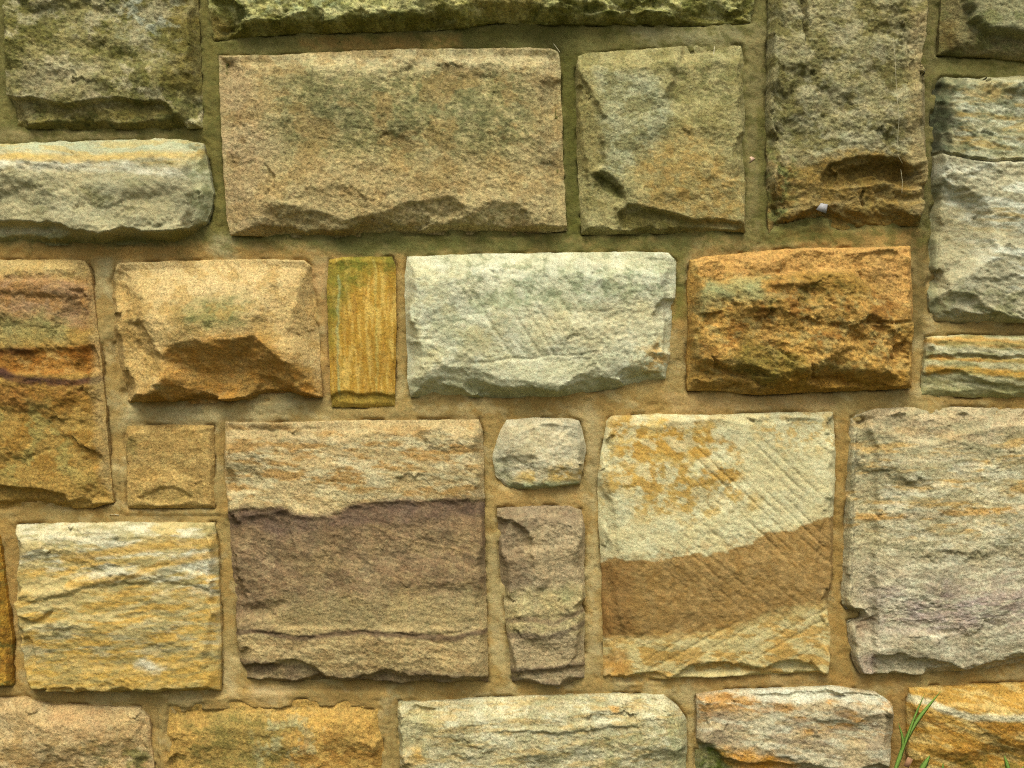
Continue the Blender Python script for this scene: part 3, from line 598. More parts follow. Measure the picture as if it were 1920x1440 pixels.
       ('P',[(940,1110),(1100,1090),(1100,1190),(945,1185)],(186,164,116),.8,12,10),('L',[(950,1160),(1000,1160),(1040,1168),(1096,1140)],(130,102,80),.6,7),('L',[(948,1188),(990,1192),(1030,1196),(1060,1182),(1096,1166)],(104,82,66),.7,8),
       ('P',[(950,1200),(1100,1190),(1100,1250),(955,1255)],(176,152,116),.7,8,8),('L',[(958,1254),(1000,1256),(1050,1254),(1097,1240)],(104,82,66),.65,9),('L',[(960,1272),(1000,1276),(1046,1284),(1090,1268)],(116,94,74),.6,8),
       ('P',[(1040,1110),(1060,1100),(1080,1115),(1050,1126)],(140,140,96),.6,8,6)]),
 dict(label="big block with cream top, brown diagonal band and slanting tool marks",
  T=[(1136,790),(1146,780),(1230,776),(1330,778),(1450,773),(1560,772)], R=[(1565,850),(1562,950),(1560,1080),(1550,1130),(1555,1190)], B=[(1132,1278),(1200,1277),(1320,1272),(1450,1266),(1552,1262)], L=[(1130,830),(1120,890),(1122,980),(1128,1080),(1130,1200)],
  g='s', c=(213,196,152), P=26, w=(14,14,10,16), e=7, fa=3.2, an=1.4, nib=4, r=.85,
  f=[('tool',44,16,1.2,[(1310,810),(1560,800),(1560,1100),(1420,1060),(1270,920)]),('tool',40,19,.9,[(1150,960),(1560,980),(1560,1200),(1300,1140)]),('tool',-30,20,1.2,[(1180,1190),(1560,1130),(1560,1230),(1200,1270)]),
     ('pit',[(1110,1272),(1160,1266),(1220,1262),(1276,1262),(1290,1248),(1340,1244),(1400,1250),(1450,1247),(1478,1238),(1522,1240),(1545,1262),(1570,1300),(1110,1300)],13,9),
     ('pit',[(1110,880),(1150,940),(1160,1020),(1158,1140),(1180,1200),(1170,1290),(1110,1290)],6,14),('pit',[(1545,930),(1570,930),(1570,1180),(1540,1130),(1530,1060)],5,10)],
  ops=[('P',[(1145,785),(1230,780),(1330,800),(1340,850),(1300,880),(1250,870),(1180,850),(1140,860)],(206,168,92),.8,12,24),('B',(190,144,64),.9,34,-.08,[(1140,780),(1350,790),(1400,870),(1380,940),(1200,960),(1150,900)]),
       ('B',(200,160,84),.8,30,-.03,[(1120,860),(1300,870),(1420,940),(1300,980),(1130,960)]),('B',(226,216,178),.5,40,.08,None),('B',(204,164,92),.7,20,.12,[(1420,775),(1565,775),(1560,850),(1420,830)]),
       ('P',[(1100,1052),(1155,1048),(1180,1053),(1250,1046),(1340,1034),(1400,1022),(1440,1002),(1500,986),(1545,968),(1580,945),(1580,1115),(1480,1160),(1370,1182),(1250,1206),(1185,1204),(1100,1188)],(156,119,66),.97,3,10),
       ('P',[(1100,1052),(1190,1054),(1180,1110),(1190,1200),(1100,1190)],(140,98,50),.55,14,12),('B',(184,146,92),.6,16,.06,[(1140,1050),(1560,980),(1560,1120),(1300,1190)]),
       ('P',[(1120,1200),(1300,1190),(1560,1120),(1560,1275),(1120,1285)],(206,180,122),.75,8,8),('S',(194,146,68),.75,20,.04,3,[(1120,1205),(1300,1195),(1560,1140),(1560,1275),(1120,1285)]),
       ('P',[(1125,1225),(1175,1222),(1178,1265),(1125,1272)],(196,142,70),.7,8,8)]),
 dict(label="largest grey-buff block at the right edge, notched on its left side",
  T=[(1594,782),(1622,771),(1650,765),(1780,763),(1920,765),(2070,768)], R=[], B=[(1612,1264),(1700,1266),(1800,1262),(1870,1253),(1920,1246),(2070,1236)], L=[(1590,830),(1585,950),(1579,1080),(1577,1130),(1588,1143),(1612,1147),(1613,1158),(1588,1164),(1591,1200),(1599,1240)],
  g='m', c=(192,174,138), P=36, w=(20,20,14,10), e=8, fa=7, an=2.2, bed=-3,
  f=[('pit',[(1560,750),(1624,786),(1640,812),(1652,846),(1650,1000),(1643,1040),(1645,1130),(1648,1150),(1655,1170),(1642,1196),(1650,1236),(1640,1290),(1560,1290)],10,12),
     ('pit',[(1640,776),(1656,806),(1700,826),(1740,832),(1790,824),(1830,808),(1870,800),(2090,796),(2090,740),(1640,740)],9,18),('pit',[(1596,1160),(1640,1156),(1650,1178),(1640,1196),(1598,1190)],8,8),
     ('pit',[(1640,1228),(1680,1224),(1742,1234),(1790,1248),(1850,1240),(1920,1226),(2090,1210),(2090,1300),(1620,1300)],15,18),('pit',[(1900,1090),(2090,1060),(2090,1140),(1920,1130)],8,20)],
  ops=[('S',(198,156,88),.75,18,.1,6,[(1580,800),(2090,780),(2090,1020),(1580,1000)]),('P',[(1580,760),(2090,760),(2090,800),(1800,830),(1650,815)],(194,168,132),.7,10,10),('S',(160,150,118),.6,24,.06,4,None),
       ('P',[(1580,1050),(1800,1040),(2090,1010),(2090,1270),(1590,1270)],(184,166,144),.6,40,30),('P',[(1640,1120),(1930,1090),(2090,1100),(2090,1170),(1700,1180)],(180,156,150),.75,30,24),
       ('L',[(1610,970),(1650,970),(1800,960),(2000,950)],(198,148,78),.7,9),('S',(216,204,176),.6,20,.1,4,[(1650,860),(2090,840),(2090,1250),(1650,1230)]),('P',[(1600,1158),(1645,1156),(1648,1190),(1605,1195)],(150,122,96),.7,8,6),
       ('P',[(1595,1230),(1650,1230),(1640,1262),(1610,1264)],(168,140,128),.7,10,8)]),
 dict(label="square block at the left with wavy ochre and white layers",
  T=[(35,983),(120,980),(250,978),(404,979)], R=[(411,1030),(414,1120),(417,1200)], B=[(72,1293),(150,1298),(300,1298),(415,1298)], L=[(41,1040),(37,1110),(36,1150),(42,1200),(50,1262),(58,1283)],
  g='s', c=(206,180,124), P=34, w=(26,16,18,16), e=8, fa=6, an=3.0, bed=-4, r=1.05,
  f=[('pit',[(20,1110),(80,1100),(200,1070),(330,1060),(430,1090),(430,1110),(300,1090),(180,1100),(60,1130)],-5,12),('pit',[(30,1280),(90,1286),(200,1292),(300,1286),(430,1292),(430,1330),(30,1330)],14,10),
     ('pit',[(40,1150),(60,1160),(110,1140),(90,1165),(50,1180)],7,8),('pit',[(20,1190),(58,1190),(70,1230),(60,1270),(20,1270)],8,10),('pit',[(150,1060),(300,1050),(420,1060),(420,1120),(150,1130)],4,30)],
  ops=[('S',(210,166,84),.85,28,.05,5,[(40,1060),(420,1000),(420,1130),(40,1110)]),('S',(208,162,78),.9,24,.0,5,[(40,1120),(420,1090),(420,1300),(40,1300)]),('S',(220,208,180),.85,22,.08,4,[(40,980),(415,975),(415,1120),(40,1060)]),
       ('P',[(35,978),(260,976),(240,1010),(100,1020),(40,1010)],(216,204,176),.7,12,12),('P',[(320,1040),(415,1030),(410,1070),(350,1078)],(220,212,192),.7,10,10),
       ('P',[(60,1215),(420,1190),(420,1295),(60,1295)],(206,162,78),.65,20,20),('S',(174,162,130),.7,16,.12,5,[(40,1170),(420,1150),(420,1240),(40,1240)]),('S',(150,136,88),.6,14,.14,5,None),
       ('P',[(260,1235),(310,1250),(300,1262),(250,1250)],(222,212,190),.7,8,8),('L',[(130,1095),(250,1080),(300,1060),(415,1036)],(206,160,78),.7,9),('L',[(120,1048),(240,1030),(320,1022),(412,1012)],(206,160,78),.7,11)]),
 dict(label="ochre-brown block cut off by the left edge of the picture",
  T=[(-190,1002),(2,1004)], R=[(10,1060),(17,1130),(27,1200)], B=[(-190,1286),(26,1284)], L=[],
  c=(172,124,38), P=24, w=(16,14,14,14), e=6, fa=6, an=1.5,
  ops=[('B',(198,150,58),.7,36,.08,None),('B',GREEN,.7,26,.14,None),('B',(140,92,26),.6,30,.12,None)]),
 # ---- bottom course
 dict(label="pinkish-tan block in the bottom left corner",
  T=[(-170,1309),(0,1308),(48,1306),(92,1320),(180,1322),(262,1325)], R=[(282,1344),(285,1390),(291,1440)], B=[(-170,1540),(294,1540)], L=[],
  c=(192,158,110), P=30, w=(30,26,14,22), e=6, fa=7, an=1.6,
  f=[('pit',[(-190,1390),(40,1396),(90,1390),(160,1404),(240,1380),(300,1390),(300,1560),(-190,1560)],7,40)],
  ops=[('B',(206,178,132),.6,50,.06,None),('B',(160,122,66),.6,40,.1,[(-190,1380),(290,1380),(290,1540),(-190,1540)]),('B',(110,108,52),.7,26,.1,[(180,1400),(290,1400),(290,1540),(190,1540)]),
       ('P',[(90,1330),(200,1330),(190,1380),(80,1370)],(186,144,98),.6,20,16)]),
 dict(label="ochre and green-mottled block of the bottom course, nearly flush",
  T=[(318,1324),(400,1316),(600,1310),(714,1313)], R=[(719,1380)], B=[(312,1540),(722,1540)], L=[(312,1380)],
  c=(192,150,80), P=22, w=(44,24,14,26), e=1, fa=5, an=1.6,
  f=[('pit',[(330,1420),(420,1390),(540,1400),(640,1385),(720,1400),(720,1560),(330,1560)],7,30)],
  ops=[('B',(204,160,84),.7,44,.06,None),('P',[(400,1330),(500,1340),(540,1400),(520,1540),(350,1540),(380,1400)],(150,130,72),.6,24,30),('B',(116,108,54),.55,30,.1,[(340,1340),(560,1340),(560,1540),(340,1540)]),
       ('B',(182,172,128),.6,24,.14,[(480,1350),(600,1340),(600,1440),(480,1440)]),('B',(164,112,44),.6,36,.12,[(540,1380),(720,1360),(720,1540),(540,1540)])]),
 dict(label="long pale grey block of the bottom course with a bevelled right end",
  T=[(748,1314),(790,1314),(900,1308),(1000,1303),(1130,1300),(1244,1301)], R=[(1270,1322),(1286,1346),(1287,1400),(1284,1460)], B=[(752,1540),(1284,1540)], L=[(745,1335),(750,1420)],
  c=(196,180,142), P=38, w=(36,26,16,20), e=7, fa=8, an=2.0, bed=-4,
  f=[('pit',[(730,1350),(780,1320),(818,1330),(812,1380),(790,1410),(730,1420)],9,16),('pit',[(960,1420),(1060,1400),(1130,1384),(1180,1394),(1290,1410),(1290,1560),(940,1560)],9,30),
     ('pit',[(900,1370),(1040,1360),(1110,1352),(1200,1350),(1200,1362),(1040,1376)],-6,10),('crack',[(1108,1345),(1106,1362),(1112,1376)],5,4),('pit',[(740,1432),(780,1440),(800,1560),(740,1560)],12,14)],
  ops=[('S',(168,156,116),.6,22,.08,4,None),('B',(212,200,168),.7,36,.08,None),('S',(200,162,96),.5,14,.18,5,None),('B',(150,142,98),.5,28,.14,[(1050,1380),(1285,1340),(1285,1540),(1000,1540)]),
       ('P',[(1250,1340),(1290,1350),(1290,1440),(1260,1430)],(166,160,118),.6,10,10),('P',[(760,1400),(790,1400),(800,1425),(780,1430)],(194,148,72),.6,10,10),('P',[(1140,1325),(1160,1322),(1162,1338),(1146,1336)],(206,156,88),.9,4,4),
       ('P',[(745,1320),(820,1330),(810,1400),(750,1400)],(176,160,112),.6,14,10)]),
 dict(label="orange and grey layered block of the bottom course with a white upper lip",
  T=[(1305,1302),(1340,1294),(1450,1290),(1560,1285),(1640,1296)], R=[(1668,1314),(1673,1340),(1668,1400),(1662,1460)], B=[(1302,1540),(1660,1540)], L=[(1306,1350),(1303,1440)],
  c=(190,166,130), P=36, w=(18,22,16,16), e=8, fa=9, an=2.0, bed=2,
  f=[('pit',[(1290,1380),(1330,1390),(1360,1420),(1390,1430),(1500,1430),(1600,1440),(1680,1420),(1680,1560),(1290,1560)],14,18),('pit',[(1400,1300),(1540,1292),(1640,1300),(1660,1312),(1540,1312),(1430,1316)],7,10),('pit',[(1520,1345),(1600,1350),(1670,1330),(1680,1400),(1560,1390)],6,20)],
  ops=[('P',[(1300,1296),(1400,1296),(1480,1312),(1500,1335),(1400,1340),(1310,1350)],(200,146,80),.85,10,12),('P',[(1410,1292),(1560,1284),(1660,1305),(1664,1318),(1560,1312),(1430,1318)],(214,206,186),.9,6,6),
       ('S',(198,142,66),.85,20,.08,4,[(1500,1310),(1672,1315),(1672,1370),(1500,1380)]),('S',(158,136,112),.7,20,.04,4,[(1310,1330),(1660,1330),(1650,1430),(1310,1400)]),('S',(214,204,178),.6,20,.1,4,None),
       ('P',[(1290,1395),(1330,1395),(1385,1430),(1400,1460),(1290,1540)],(88,96,28),.85,10,12),('P',[(1350,1410),(1450,1405),(1500,1440),(1400,1460)],(206,142,46),.8,12,14)]),
 dict(label="golden block in the bottom right corner with slanting white streaks",
  T=[(1702,1288),(1800,1284),(1920,1280),(2070,1276)], R=[], B=[(1704,1540),(2070,1540)], L=[(1697,1330),(1700,1400),(1706,1450)],
  c=(190,144,66), P=34, w=(40,20,14,18), e=7, fa=8, an=2.4, bed=16,
  f=[('pit',[(1690,1420),(1760,1400),(1810,1410),(1860,1390),(2090,1420),(2090,1560),(1690,1560)],12,30)],
  ops=[('S',(220,188,122),.65,18,.1,5,None),('S',(178,122,38),.8,20,.06,5,[(1700,1330),(2090,1340),(2090,1480),(1700,1440)]),('L',[(1700,1306),(1760,1326),(1820,1344),(1920,1340),(2080,1346)],(216,204,172),.8,10),
       ('B',(118,106,40),.7,26,.1,[(1800,1410),(2090,1410),(2090,1540),(1720,1540)])]),
]

# ------------------------------------------------------------------ the wall
wall = bpy.data.objects.new("stone_wall", None)
wall.location = (0, 0, 0)
wall["label"] = "wall of rough-faced yellow, grey and brown sandstone blocks bedded in buff mortar"
wall["category"] = "wall"
wall["kind"] = "thing"
sc.collection.objects.link(wall)

X0, X1, V0, V1 = -900.0, 2820.0, -760.0, 1540.0
# courses beyond the frame, so the wall goes on
PAL = [((190,168,122), [('B',(150,130,84),.6,50,.1,None)]), ((192,184,152), [('S',(200,156,86),.7,20,.1,5,None)]), ((186,140,66), [('B',(150,96,36),.7,44,.06,None)]),
       ((168,146,98), [('B',(116,108,56),.7,46,.06,None)]), ((204,178,132), [('S',(150,112,78),.7,30,.05,3,None)])]
rr = random.Random(5)
def extra(x0, x1, v0, v1):
    c, ops = PAL[rr.randrange(len(PAL))]
    j = lambda: rr.uniform(-5, 5)
    m = (v0 + v1) / 2; q = (x0 + x1) / 2
    return dict(T=[(x0+j(),v0+j()),(q,v0+j()),(x1+j(),v0+j())], B=[(x0+j(),v1+j()),(q,v1+j()),(x1+j(),v1+j())], R=[(x1+j(),m)], L=[(x0+j(),m)], c=c, ops=ops, P=rr.uniform(26,44),
      an=rr.uniform(1.3,2.4), f=[('pit',[(x0-20,v1-rr.uniform(20,50)),(x0+(x1-x0)*.3,v1-rr.uniform(20,45)),(x0+(x1-x0)*.7,v1-rr.uniform(20,45)),(x1+20,v1-rr.uniform(20,50)),(x1+20,v1+40),(x0-20,v1+40)],20,14)], far=True)
def course(x0, x1, v0, v1, g=34):
    x = x0; out = []
    while x < x1 - 60:
        w = rr.uniform(260, 480)
        e = x + w
        if x1 - e < 170: e = x1
        out.append(extra(x, min(e, x1), v0, v1)); x = e + g
    return out
FAR = []
for v0, v1 in ((-740,-500),(-466,-210)): FAR += course(X0, X1, v0, v1)
for v0, v1 in ((-170,110),(144,440),(474,760),(794,1060),(1094,1280),(1312,1540)):
    FAR += course(X0, -205, v0, v1) + course(2104, X1, v0, v1)

FAR.append(extra(-178, -22, -158, 238))
for i, st in enumerate(BLOCKS): build_stone(st, i, wall, 2.2)
for i, st in enumerate(FAR): build_stone(st, 60 + i, wall, 7.0)

# mortar: one continuous bed between the stones
gx = np.concatenate([np.arange(X0, -30, 12.0), np.arange(-30, 1950, 3.0), np.arange(1950, X1 + 1, 12.0)])
gy = np.concatenate([np.arange(V0, -30, 12.0), np.arange(-30, 1470, 3.0), np.arange(1470, V1 + 1, 12.0)])
mx, my = np.meshgrid(gx, gy); shp = mx.shape
mx = mx.ravel(); my = my.ravel()
near = np.full(mx.shape, 60.0); eh = np.full(mx.shape, 7.0)
for st in BLOCKS:
    o = outline(st); a = np.array(o)
    s = np.where((mx > a[:,0].min()-60) & (mx < a[:,0].max()+60) & (my > a[:,1].min()-60) & (my < a[:,1].max()+60))[0]
    d = -sdf(mx[s], my[s], o)
    b = d < near[s]
    eh[s] = np.where(b, st.get('e', 7), eh[s]); near[s] = np.minimum(near[s], d)
mh = 0.5 + 4.0 * fbm(mx, my, 110, 3, 3) + 2.0 * fbm(mx, my, 34, 9, 2, 0.6) + 1.1 * fbm(mx, my, 8.5, 12, 2, 0.7)
mh -= 6.0 * sstep(4.5, 0, near) * sstep(-0.05, 0.25, fbm(mx, my, 60, 41, 3))     # open hairline along parts of the arrises
mh -= 1.5 * sstep(10, 0, near)                       # struck a little back along each arris
mh -= 1.6 * sstep(0.34, 0.50, fbm(mx, my, 16, 77, 3, 0.6))       # crumbled pits
mh += 3.5 * sstep(0.12, 0.35, fbm(mx, my, 95, 83, 2)) * sstep(16, 0, near)   # smeared over some edges
mh += 6.0 * sstep(5, 1, eh) * sstep(40, 0, near)     # smeared up to the flush stones
mh = np.where(near < -14, -24, mh)
MOPS = [
 ('P',[(-900,-760),(2820,-760),(2820,440),(1700,470),(1300,452),(700,470),(400,466),(-900,466)],(118,110,62),.94,26,30),
 ('B',(166,142,92),.5,90,.05,[(-900,470),(2820,480),(2820,1540),(-900,1540)]),
 ('B',(174,134,72),.5,80,.08,[(-900,480),(2820,480),(2820,1540),(-900,1540)]),
 ('B',(196,176,132),.4,60,.2,[(-200,470),(2100,470),(2100,1540),(-200,1540)]),
 ('P',[(640,448),(760,444),(1080,446),(1290,446),(1290,480),(1060,476),(760,478),(640,476)],(112,108,58),.8,12,16),
 ('P',[(1050,96),(1082,96),(1090,440),(1062,440)],(94,90,36),.85,8,8),
 ('P',[(376,-50),(412,100),(430,440),(396,440),(378,240)],(116,104,48),.7,10,10),
 ('P',[(860,50),(1080,40),(1090,110),(880,92)],(98,92,46),.75,16,14),
 ('P',[(560,72),(860,66),(860,92),(600,98)],(150,116,62),.7,10,10),
 ('P',[(1180,52),(1430,50),(1430,90),(1200,88)],(160,148,110),.6,14,14),
 ('P',[(1396,60),(1436,60),(1438,440),(1398,440)],(142,126,82),.7,10,10),
 ('P',[(1418,200),(1438,200),(1440,450),(1424,450)],(100,94,42),.7,6,8),
 ('P',[(1262,470),(1290,470),(1290,600),(1262,600)],(104,100,42),.75,10,10),
 ('P',[(1470,436),(1720,430),(1720,462),(1500,468)],(176,136,76),.8,12,12),
 ('P',[(1460,430),(1600,434),(1590,450),(1440,456)],(112,104,48),.7,8,8),
 ('P',[(1706,440),(1745,440),(1732,640),(1706,640)],(118,98,54),.8,8,8),
 ('P',[(1730,-60),(1762,-60),(1750,440),(1728,440)],(116,104,64),.7,8,8),
 ('P',[(0,246),(330,246),(330,264),(0,270)],(150,132,88),.7,8,8),
 ('P',[(-200,460),(400,458),(640,480),(220,492),(-200,488)],(172,132,72),.7,10,10),
 ('P',[(405,440),(440,444),(440,490),(390,470)],(170,156,116),.7,12,10),
 ('P',[(176,488),(206,486),(206,560),(184,540)],(190,172,130),.75,12,10),
 ('P',[(225,762),(560,758),(540,786),(300,794),(225,790)],(188,170,128),.6,12,14),
 ('P',[(574,500),(612,490),(614,540),(590,560)],(200,158,104),.7,8,8),
 ('P',[(600,560),(618,560),(622,740),(606,740)],(186,142,84),.6,8,8),
 ('P',[(1040,760),(1120,750),(1130,830),(1110,1000),(1100,1260),(1118,1270),(1124,1000),(1106,900),(1094,800)],(190,166,120),.6,10,14),
 ('P',[(912,1000),(934,1000),(950,1250),(922,1250)],(188,166,120),.6,8,10),
 ('P',[(1240,740),(1560,742),(1560,768),(1260,774)],(190,156,106),.6,10,12),
 ('P',[(1562,780),(1592,780),(1580,1140),(1600,1270),(1552,1270),(1560,1080)],(164,126,66),.7,8,10),
 ('P',[(-50,960),(36,975),(40,1290),(20,1290),(10,1010)],(176,136,74),.7,8,8),
 ('P',[(420,1220),(450,1230),(450,1300),(420,1300)],(194,168,122),.6,12,12),
 ('P',[(460,1284),(560,1286),(540,1312),(470,1310)],(198,170,126),.6,12,12),
 ('P',[(920,918),(1094,912),(1094,946),(924,950)],(196,156,96),.6,8,8),
 ('P',[(1290,1270),(1700,1266),(1700,1290),(1300,1292)],(168,128,72),.6,8,8),
 ('P',[(1664,1300),(1702,1290),(1706,1480),(1664,1480)],(158,118,62),.7,8,8),
 ('B',(96,92,40),.6,24,.2,[(-900,-760),(2820,-760),(2820,470),(-900,470)]),
]
vis = np.where(near > -16)[0]
mcol = np.full((mx.size, 3), 0.2)
mcol[vis] = pigment(mx[vis], my[vis], dict(c=(168,138,84), grit=0.11), 5, MOPS)
me = mesh_from("mortar", to_world(mx, my, mh), grid_quads(*shp), mcol)
me.materials.append(M_MORTAR)
mo = bpy.data.objects.new("mortar", me); mo.parent = wall
mo["label"] = "buff mortar joints, green with algae near the top"
sc.collection.objects.link(mo)

def box(name, a, b, mat, parent=None):
    (x0,y0,z0),(x1,y1,z1) = a, b
    v = np.array([(x0,y0,z0),(x1,y0,z0),(x1,y1,z0),(x0,y1,z0),(x0,y0,z1),(x1,y0,z1),(x1,y1,z1),(x0,y1,z1)], float)
    q = [(0,3,2,1),(4,5,6,7),(0,1,5,4),(1,2,6,5),(2,3,7,6),(3,0,4,7)]
    me = mesh_from(name, v, np.array(q), None, False); me.materials.append(mat)
    o = bpy.data.objects.new(name, me); o.parent = parent
    sc.collection.objects.link(o); return o
M_CORE = plain("rubble_core", (0.30, 0.24, 0.15), 0.95, 0.3, 30)
box("wall_core", (-1.85, 0.045, -0.06), (1.85, 0.36, 2.21), M_CORE, wall)

# ------------------------------------------------------------------ ground and grass
gv = np.array([(-60,-60,0),(60,-60,0),(60,60,0),(-60,60,0)], float)
gme = mesh_from("ground", gv, np.array([(0,1,2,3)]), None, False)
M_SOIL = plain("soil_and_turf", (0.055, 0.060, 0.026), 0.95, 0.5, 40)
gme.materials.append(M_SOIL)
g = bpy.data.objects.new("ground", gme); g["kind"] = "structure"
sc.collection.objects.link(g)

M_GRASS = plain("grass_blade", (0.15, 0.25, 0.04), 0.5, 0.3, 90, 0.15)
M_STRAW = plain("dry_straw", (0.42, 0.37, 0.22), 0.7, 0.2, 200)
M_LEAF = plain("dead_leaf", (0.26, 0.13, 0.06), 0.8, 0.3, 200)
M_CHIP = plain("pale_chip", (0.30, 0.285, 0.275), 0.5, 0.15, 150)
M_PINKLEAF = plain("pale_leaf_scrap", (0.52, 0.34, 0.22), 0.8, 0.2, 200)

def blade(pts, w, seg=10, fold=0.25):
    """a leaf of grass: curved, folded along the midrib, tapering"""
    p = np.array(pts, float)
    s = np.concatenate([[0], np.cumsum(np.linalg.norm(np.diff(p, axis=0), axis=1))])
    t = np.linspace(0, s[-1], seg + 1)
    c = np.stack([np.interp(t, s, p[:, k]) for k in range(3)], -1)
    for _ in range(3): c[1:-1] = 0.25*c[:-2] + 0.5*c[1:-1] + 0.25*c[2:]
    V = []
    for i in range(seg + 1):
        d = c[min(i+1, seg)] - c[max(i-1, 0)]; d /= np.linalg.norm(d) + 1e-9
        sd = np.cross(d, (0, -1, 0)); sd /= np.linalg.norm(sd) + 1e-9
        f = i / seg
        ww = w * (0.55 + 0.9*f) if f < 0.5 else w * (1.0) * max(0.04, (1 - ((f-0.5)/0.5)**2))
        nrm = np.cross(sd, d)
        V += [c[i] - sd*ww*0.5, c[i] + nrm*ww*fold, c[i] + sd*ww*0.5, c[i] + nrm*(ww*fold - 0.0006)]
    Q = []
    for i in range(seg):
        a = 4*i
        for k in range(4):
            Q.append((a+k, a+(k+1) % 4, a+4+(k+1) % 4, a+4+k))
    return np.array(V), np.array(Q)

def P3(x, y, h):
    """layout mm seen at height h in front of the wall"""
    k = (D_MM - h) / D_MM
    return ((CX + (x-CX)*k - CX)/1000.0, -h/1000.0, (GROUND_V - (CY + (y-CY)*k))/1000.0)

def tuft(label, blades, group=None):
    base = blades[0][0][0]
    o = bpy.data.objects.new("grass_tuft", None); o.location = (base[0], base[1], 0)
    o["label"] = label; o["category"] = "grass"
    sc.collection.objects.link(o)
    for bl in blades:
        pts, w = bl[0], bl[1]
        v, q = blade(pts, w)
        m = mesh_from("blade", v - np.array(o.location), q); m.materials.append(M_STRAW if len(bl) > 2 else M_GRASS)
        b = bpy.data.objects.new("blade", m); b.parent = o
        sc.collection.objects.link(b)
    return o
tuft("tall green grass shoot with three blades in front of the bottom right joint",
  [([P3(1672,1462,62),P3(1684,1425,62),P3(1700,1380,60),P3(1722,1345,58),P3(1745,1320,60),P3(1764,1296,64)],.0095),
   ([P3(1676,1452,63),P3(1697,1395,62),P3(1712,1350,62),P3(1726,1318,64),P3(1735,1298,66)],.0055),
   ([P3(1674,1460,62),P3(1696,1400,61),P3(1692,1378,64),P3(1684,1355,68)],.007)])
tuft("short broad grass blade at the foot of the golden corner block",
  [([P3(1718,1462,60),P3(1730,1440,60),P3(1744,1416,63)],.012),([P3(1728,1464,60),P3(1716,1450,62),P3(1712,1442,66)],.007),([P3(1760,1462,60),P3(1768,1444,62),P3(1768,1430,64)],.006)])
tuft("grass tip just above the bottom edge near the right corner",
  [([P3(1896,1466,60),P3(1890,1440,60),P3(1883,1416,62)],.009),([P3(1906,1466,60),P3(1912,1446,60),P3(1920,1436,62)],.006)])
tuft("low grass blades at the foot of the mossy orange block",
  [([P3(1600,1470,60),P3(1604,1455,60),P3(1612,1444,62)],.006),([P3(1640,1470,60),P3(1652,1450,60),P3(1668,1440,62)],.005)])

# short turf along the foot of the wall and out over the ground in front
def turf():
    r = np.random.RandomState(3)
    VV, QQ = [], []; off = 0
    n = 5200
    for i in range(n):
        x = r.uniform(-1.9, 1.9); y = -0.075 - abs(r.normal(0, 0.55)); 
        if y < -1.75 and abs(x) < 0.3: continue
        hgt = r.uniform(0.012, 0.030) if y > -0.3 else r.uniform(0.015, 0.045)
        a = r.uniform(0, 6.28); l = r.uniform(0.2, 0.9) * hgt
        w = r.uniform(0.002, 0.004)
        dx, dy = math.cos(a), math.sin(a)
        b = np.array([x, y, 0.0]); sd = np.array([-dy, dx, 0]) * w
        m1 = b + np.array([dx*l*.4, dy*l*.4, hgt*.6]); tp = b + np.array([dx*l, dy*l, hgt])
        VV += [b - sd, b + sd, m1 + sd*.8, m1 - sd*.8, tp + sd*.1, tp - sd*.1]
        QQ += [(off, off+1, off+2, off+3), (off+3, off+2, off+4, off+5)]; off += 6
    m = mesh_from("grass", np.array(VV), np.array(QQ)); m.materials.append(M_GRASS)
    o = bpy.data.objects.new("grass", m); o["kind"] = "stuff"
    o["label"] = "short green turf at the foot of the wall"; o["category"] = "grass"
    sc.collection.objects.link(o)
turf()

# ------------------------------------------------------------------ small things caught on the wall
def one(name, label, cat, v, q, mat, smooth=True, group=None):
    v = np.array(v, float); c = v.mean(0)
    m = mesh_from(name, v - c, np.array(q), None, smooth); m.materials.append(mat)
    o = bpy.data.objects.new(name, m); o.location = c
    o["label"] = label; o["category"] = cat
    if group: o["group"] = group
    sc.collection.objects.link(o); return o

QUARTZ = [(1530,393),(1539,381),(1552,383),(1549,400)]

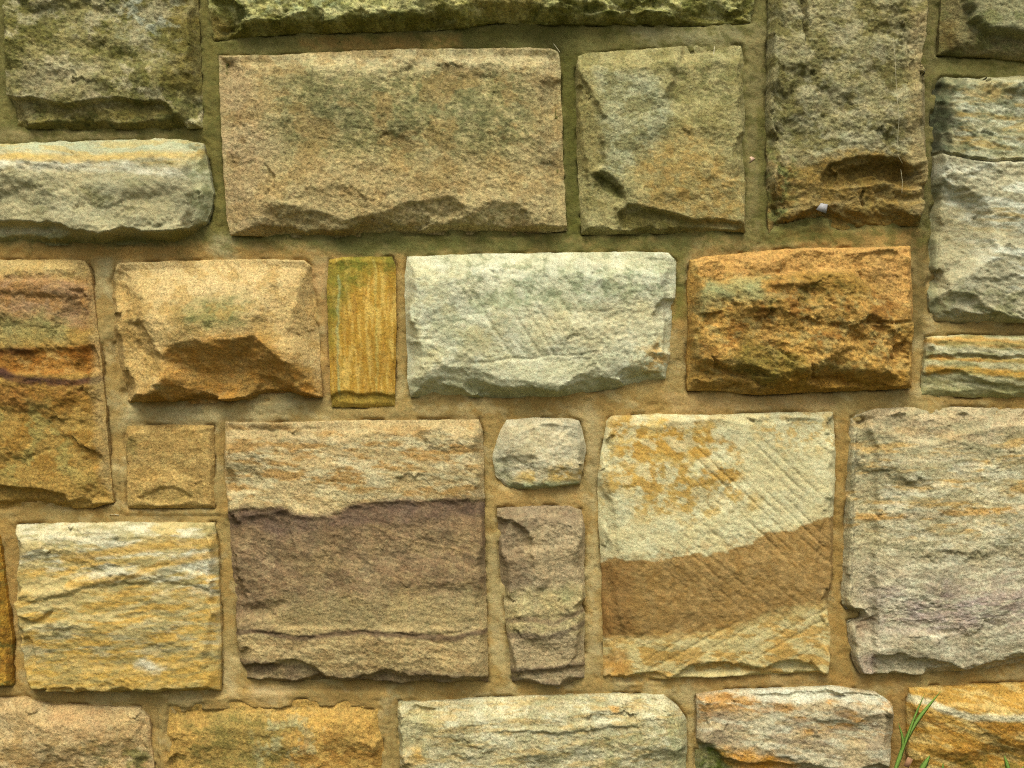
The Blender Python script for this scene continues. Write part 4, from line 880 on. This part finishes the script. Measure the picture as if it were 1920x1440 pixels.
def straw(pts, w):
    p = np.array([P3(*a) for a in pts]); V = []; Q = []
    for i in range(len(p)):
        for k in range(4):
            a = math.pi/2*k + .5
            V.append(p[i] + np.array([math.cos(a)*w, math.sin(a)*w, math.cos(a)*w*.4]))
    for i in range(len(p)-1):
        for k in range(4): Q.append((4*i+k, 4*i+(k+1) % 4, 4*i+4+(k+1) % 4, 4*i+4+k))
    return V, Q
for lab, pts, w in (
  ("long pale dry straw hanging down the right side of the tall olive-brown block", [(1675,70,56),(1678,105,58),(1680,150,58),(1683,190,58),(1686,220,58),(1683,262,58),(1684,292,54),(1692,306,48)], .0004),
  ("short dry straw in front of the overhung hollow of the tall block", [(1689,318,46),(1692,340,46),(1691,362,46)], .0004),
  ("short straw stuck to the lower right of the squarish greenish-buff block", [(1363,340,34),(1372,334,36),(1388,328,36)], .0011),
  ("tiny upright straw near the top of the squarish greenish-buff block", [(1340,86,24),(1338,102,30)], .0010),
  ("pale straw lying across the mortar under the golden square block", [(206,965,2),(214,964,4),(222,966,2)], .0012),
  ("thin pale straw crossing the top of the joint beside the biggest buff block", [(1038,82,6),(1044,90,8),(1050,98,8)], .0008)):
    v, q = straw(pts, w)
    one("dry_straw", lab, "straw", v, q, M_STRAW, True, "straws caught on the wall")

def scrap(pts, h, t=1.2):
    n = len(pts)
    front = [P3(x, y, h + t + (1.5 if i % 2 else 0)) for i, (x, y) in enumerate(pts)]; back = [P3(x, y, h) for x, y in pts]
    return front, back
def flake(name, label, cat, pts, h, mat, t=1.2):
    f, b = scrap(pts, h, t)
    V = f + b; n = len(pts)
    Q = [(0,1,2,3), (7,6,5,4)] + [(i, i+4, (i+1) % 4 + 4, (i+1) % 4) for i in range(4)]
    one(name, label, cat, V, Q, mat, False)
flake("quartz_chip", "small white chip lodged in the hollow of the tall olive-brown block", "stone chip", QUARTZ, 18, M_CHIP, 8)
flake("leaf_scrap", "small pinkish leaf scrap stuck on the joint left of the tall block", "leaf", [(1399,303),(1408,293),(1416,297),(1405,306)], -1, M_PINKLEAF)
flake("dead_leaf", "curled brown dead leaf at the foot of the joint by the grass shoot", "leaf", [(1694,1436),(1702,1419),(1712,1424),(1704,1440)], 58, M_LEAF)
flake("seed_husk", "tiny dark husk on the mortar under the whitish block", "seed", [(834,766),(837,762),(841,768),(839,771)], -2, M_LEAF)
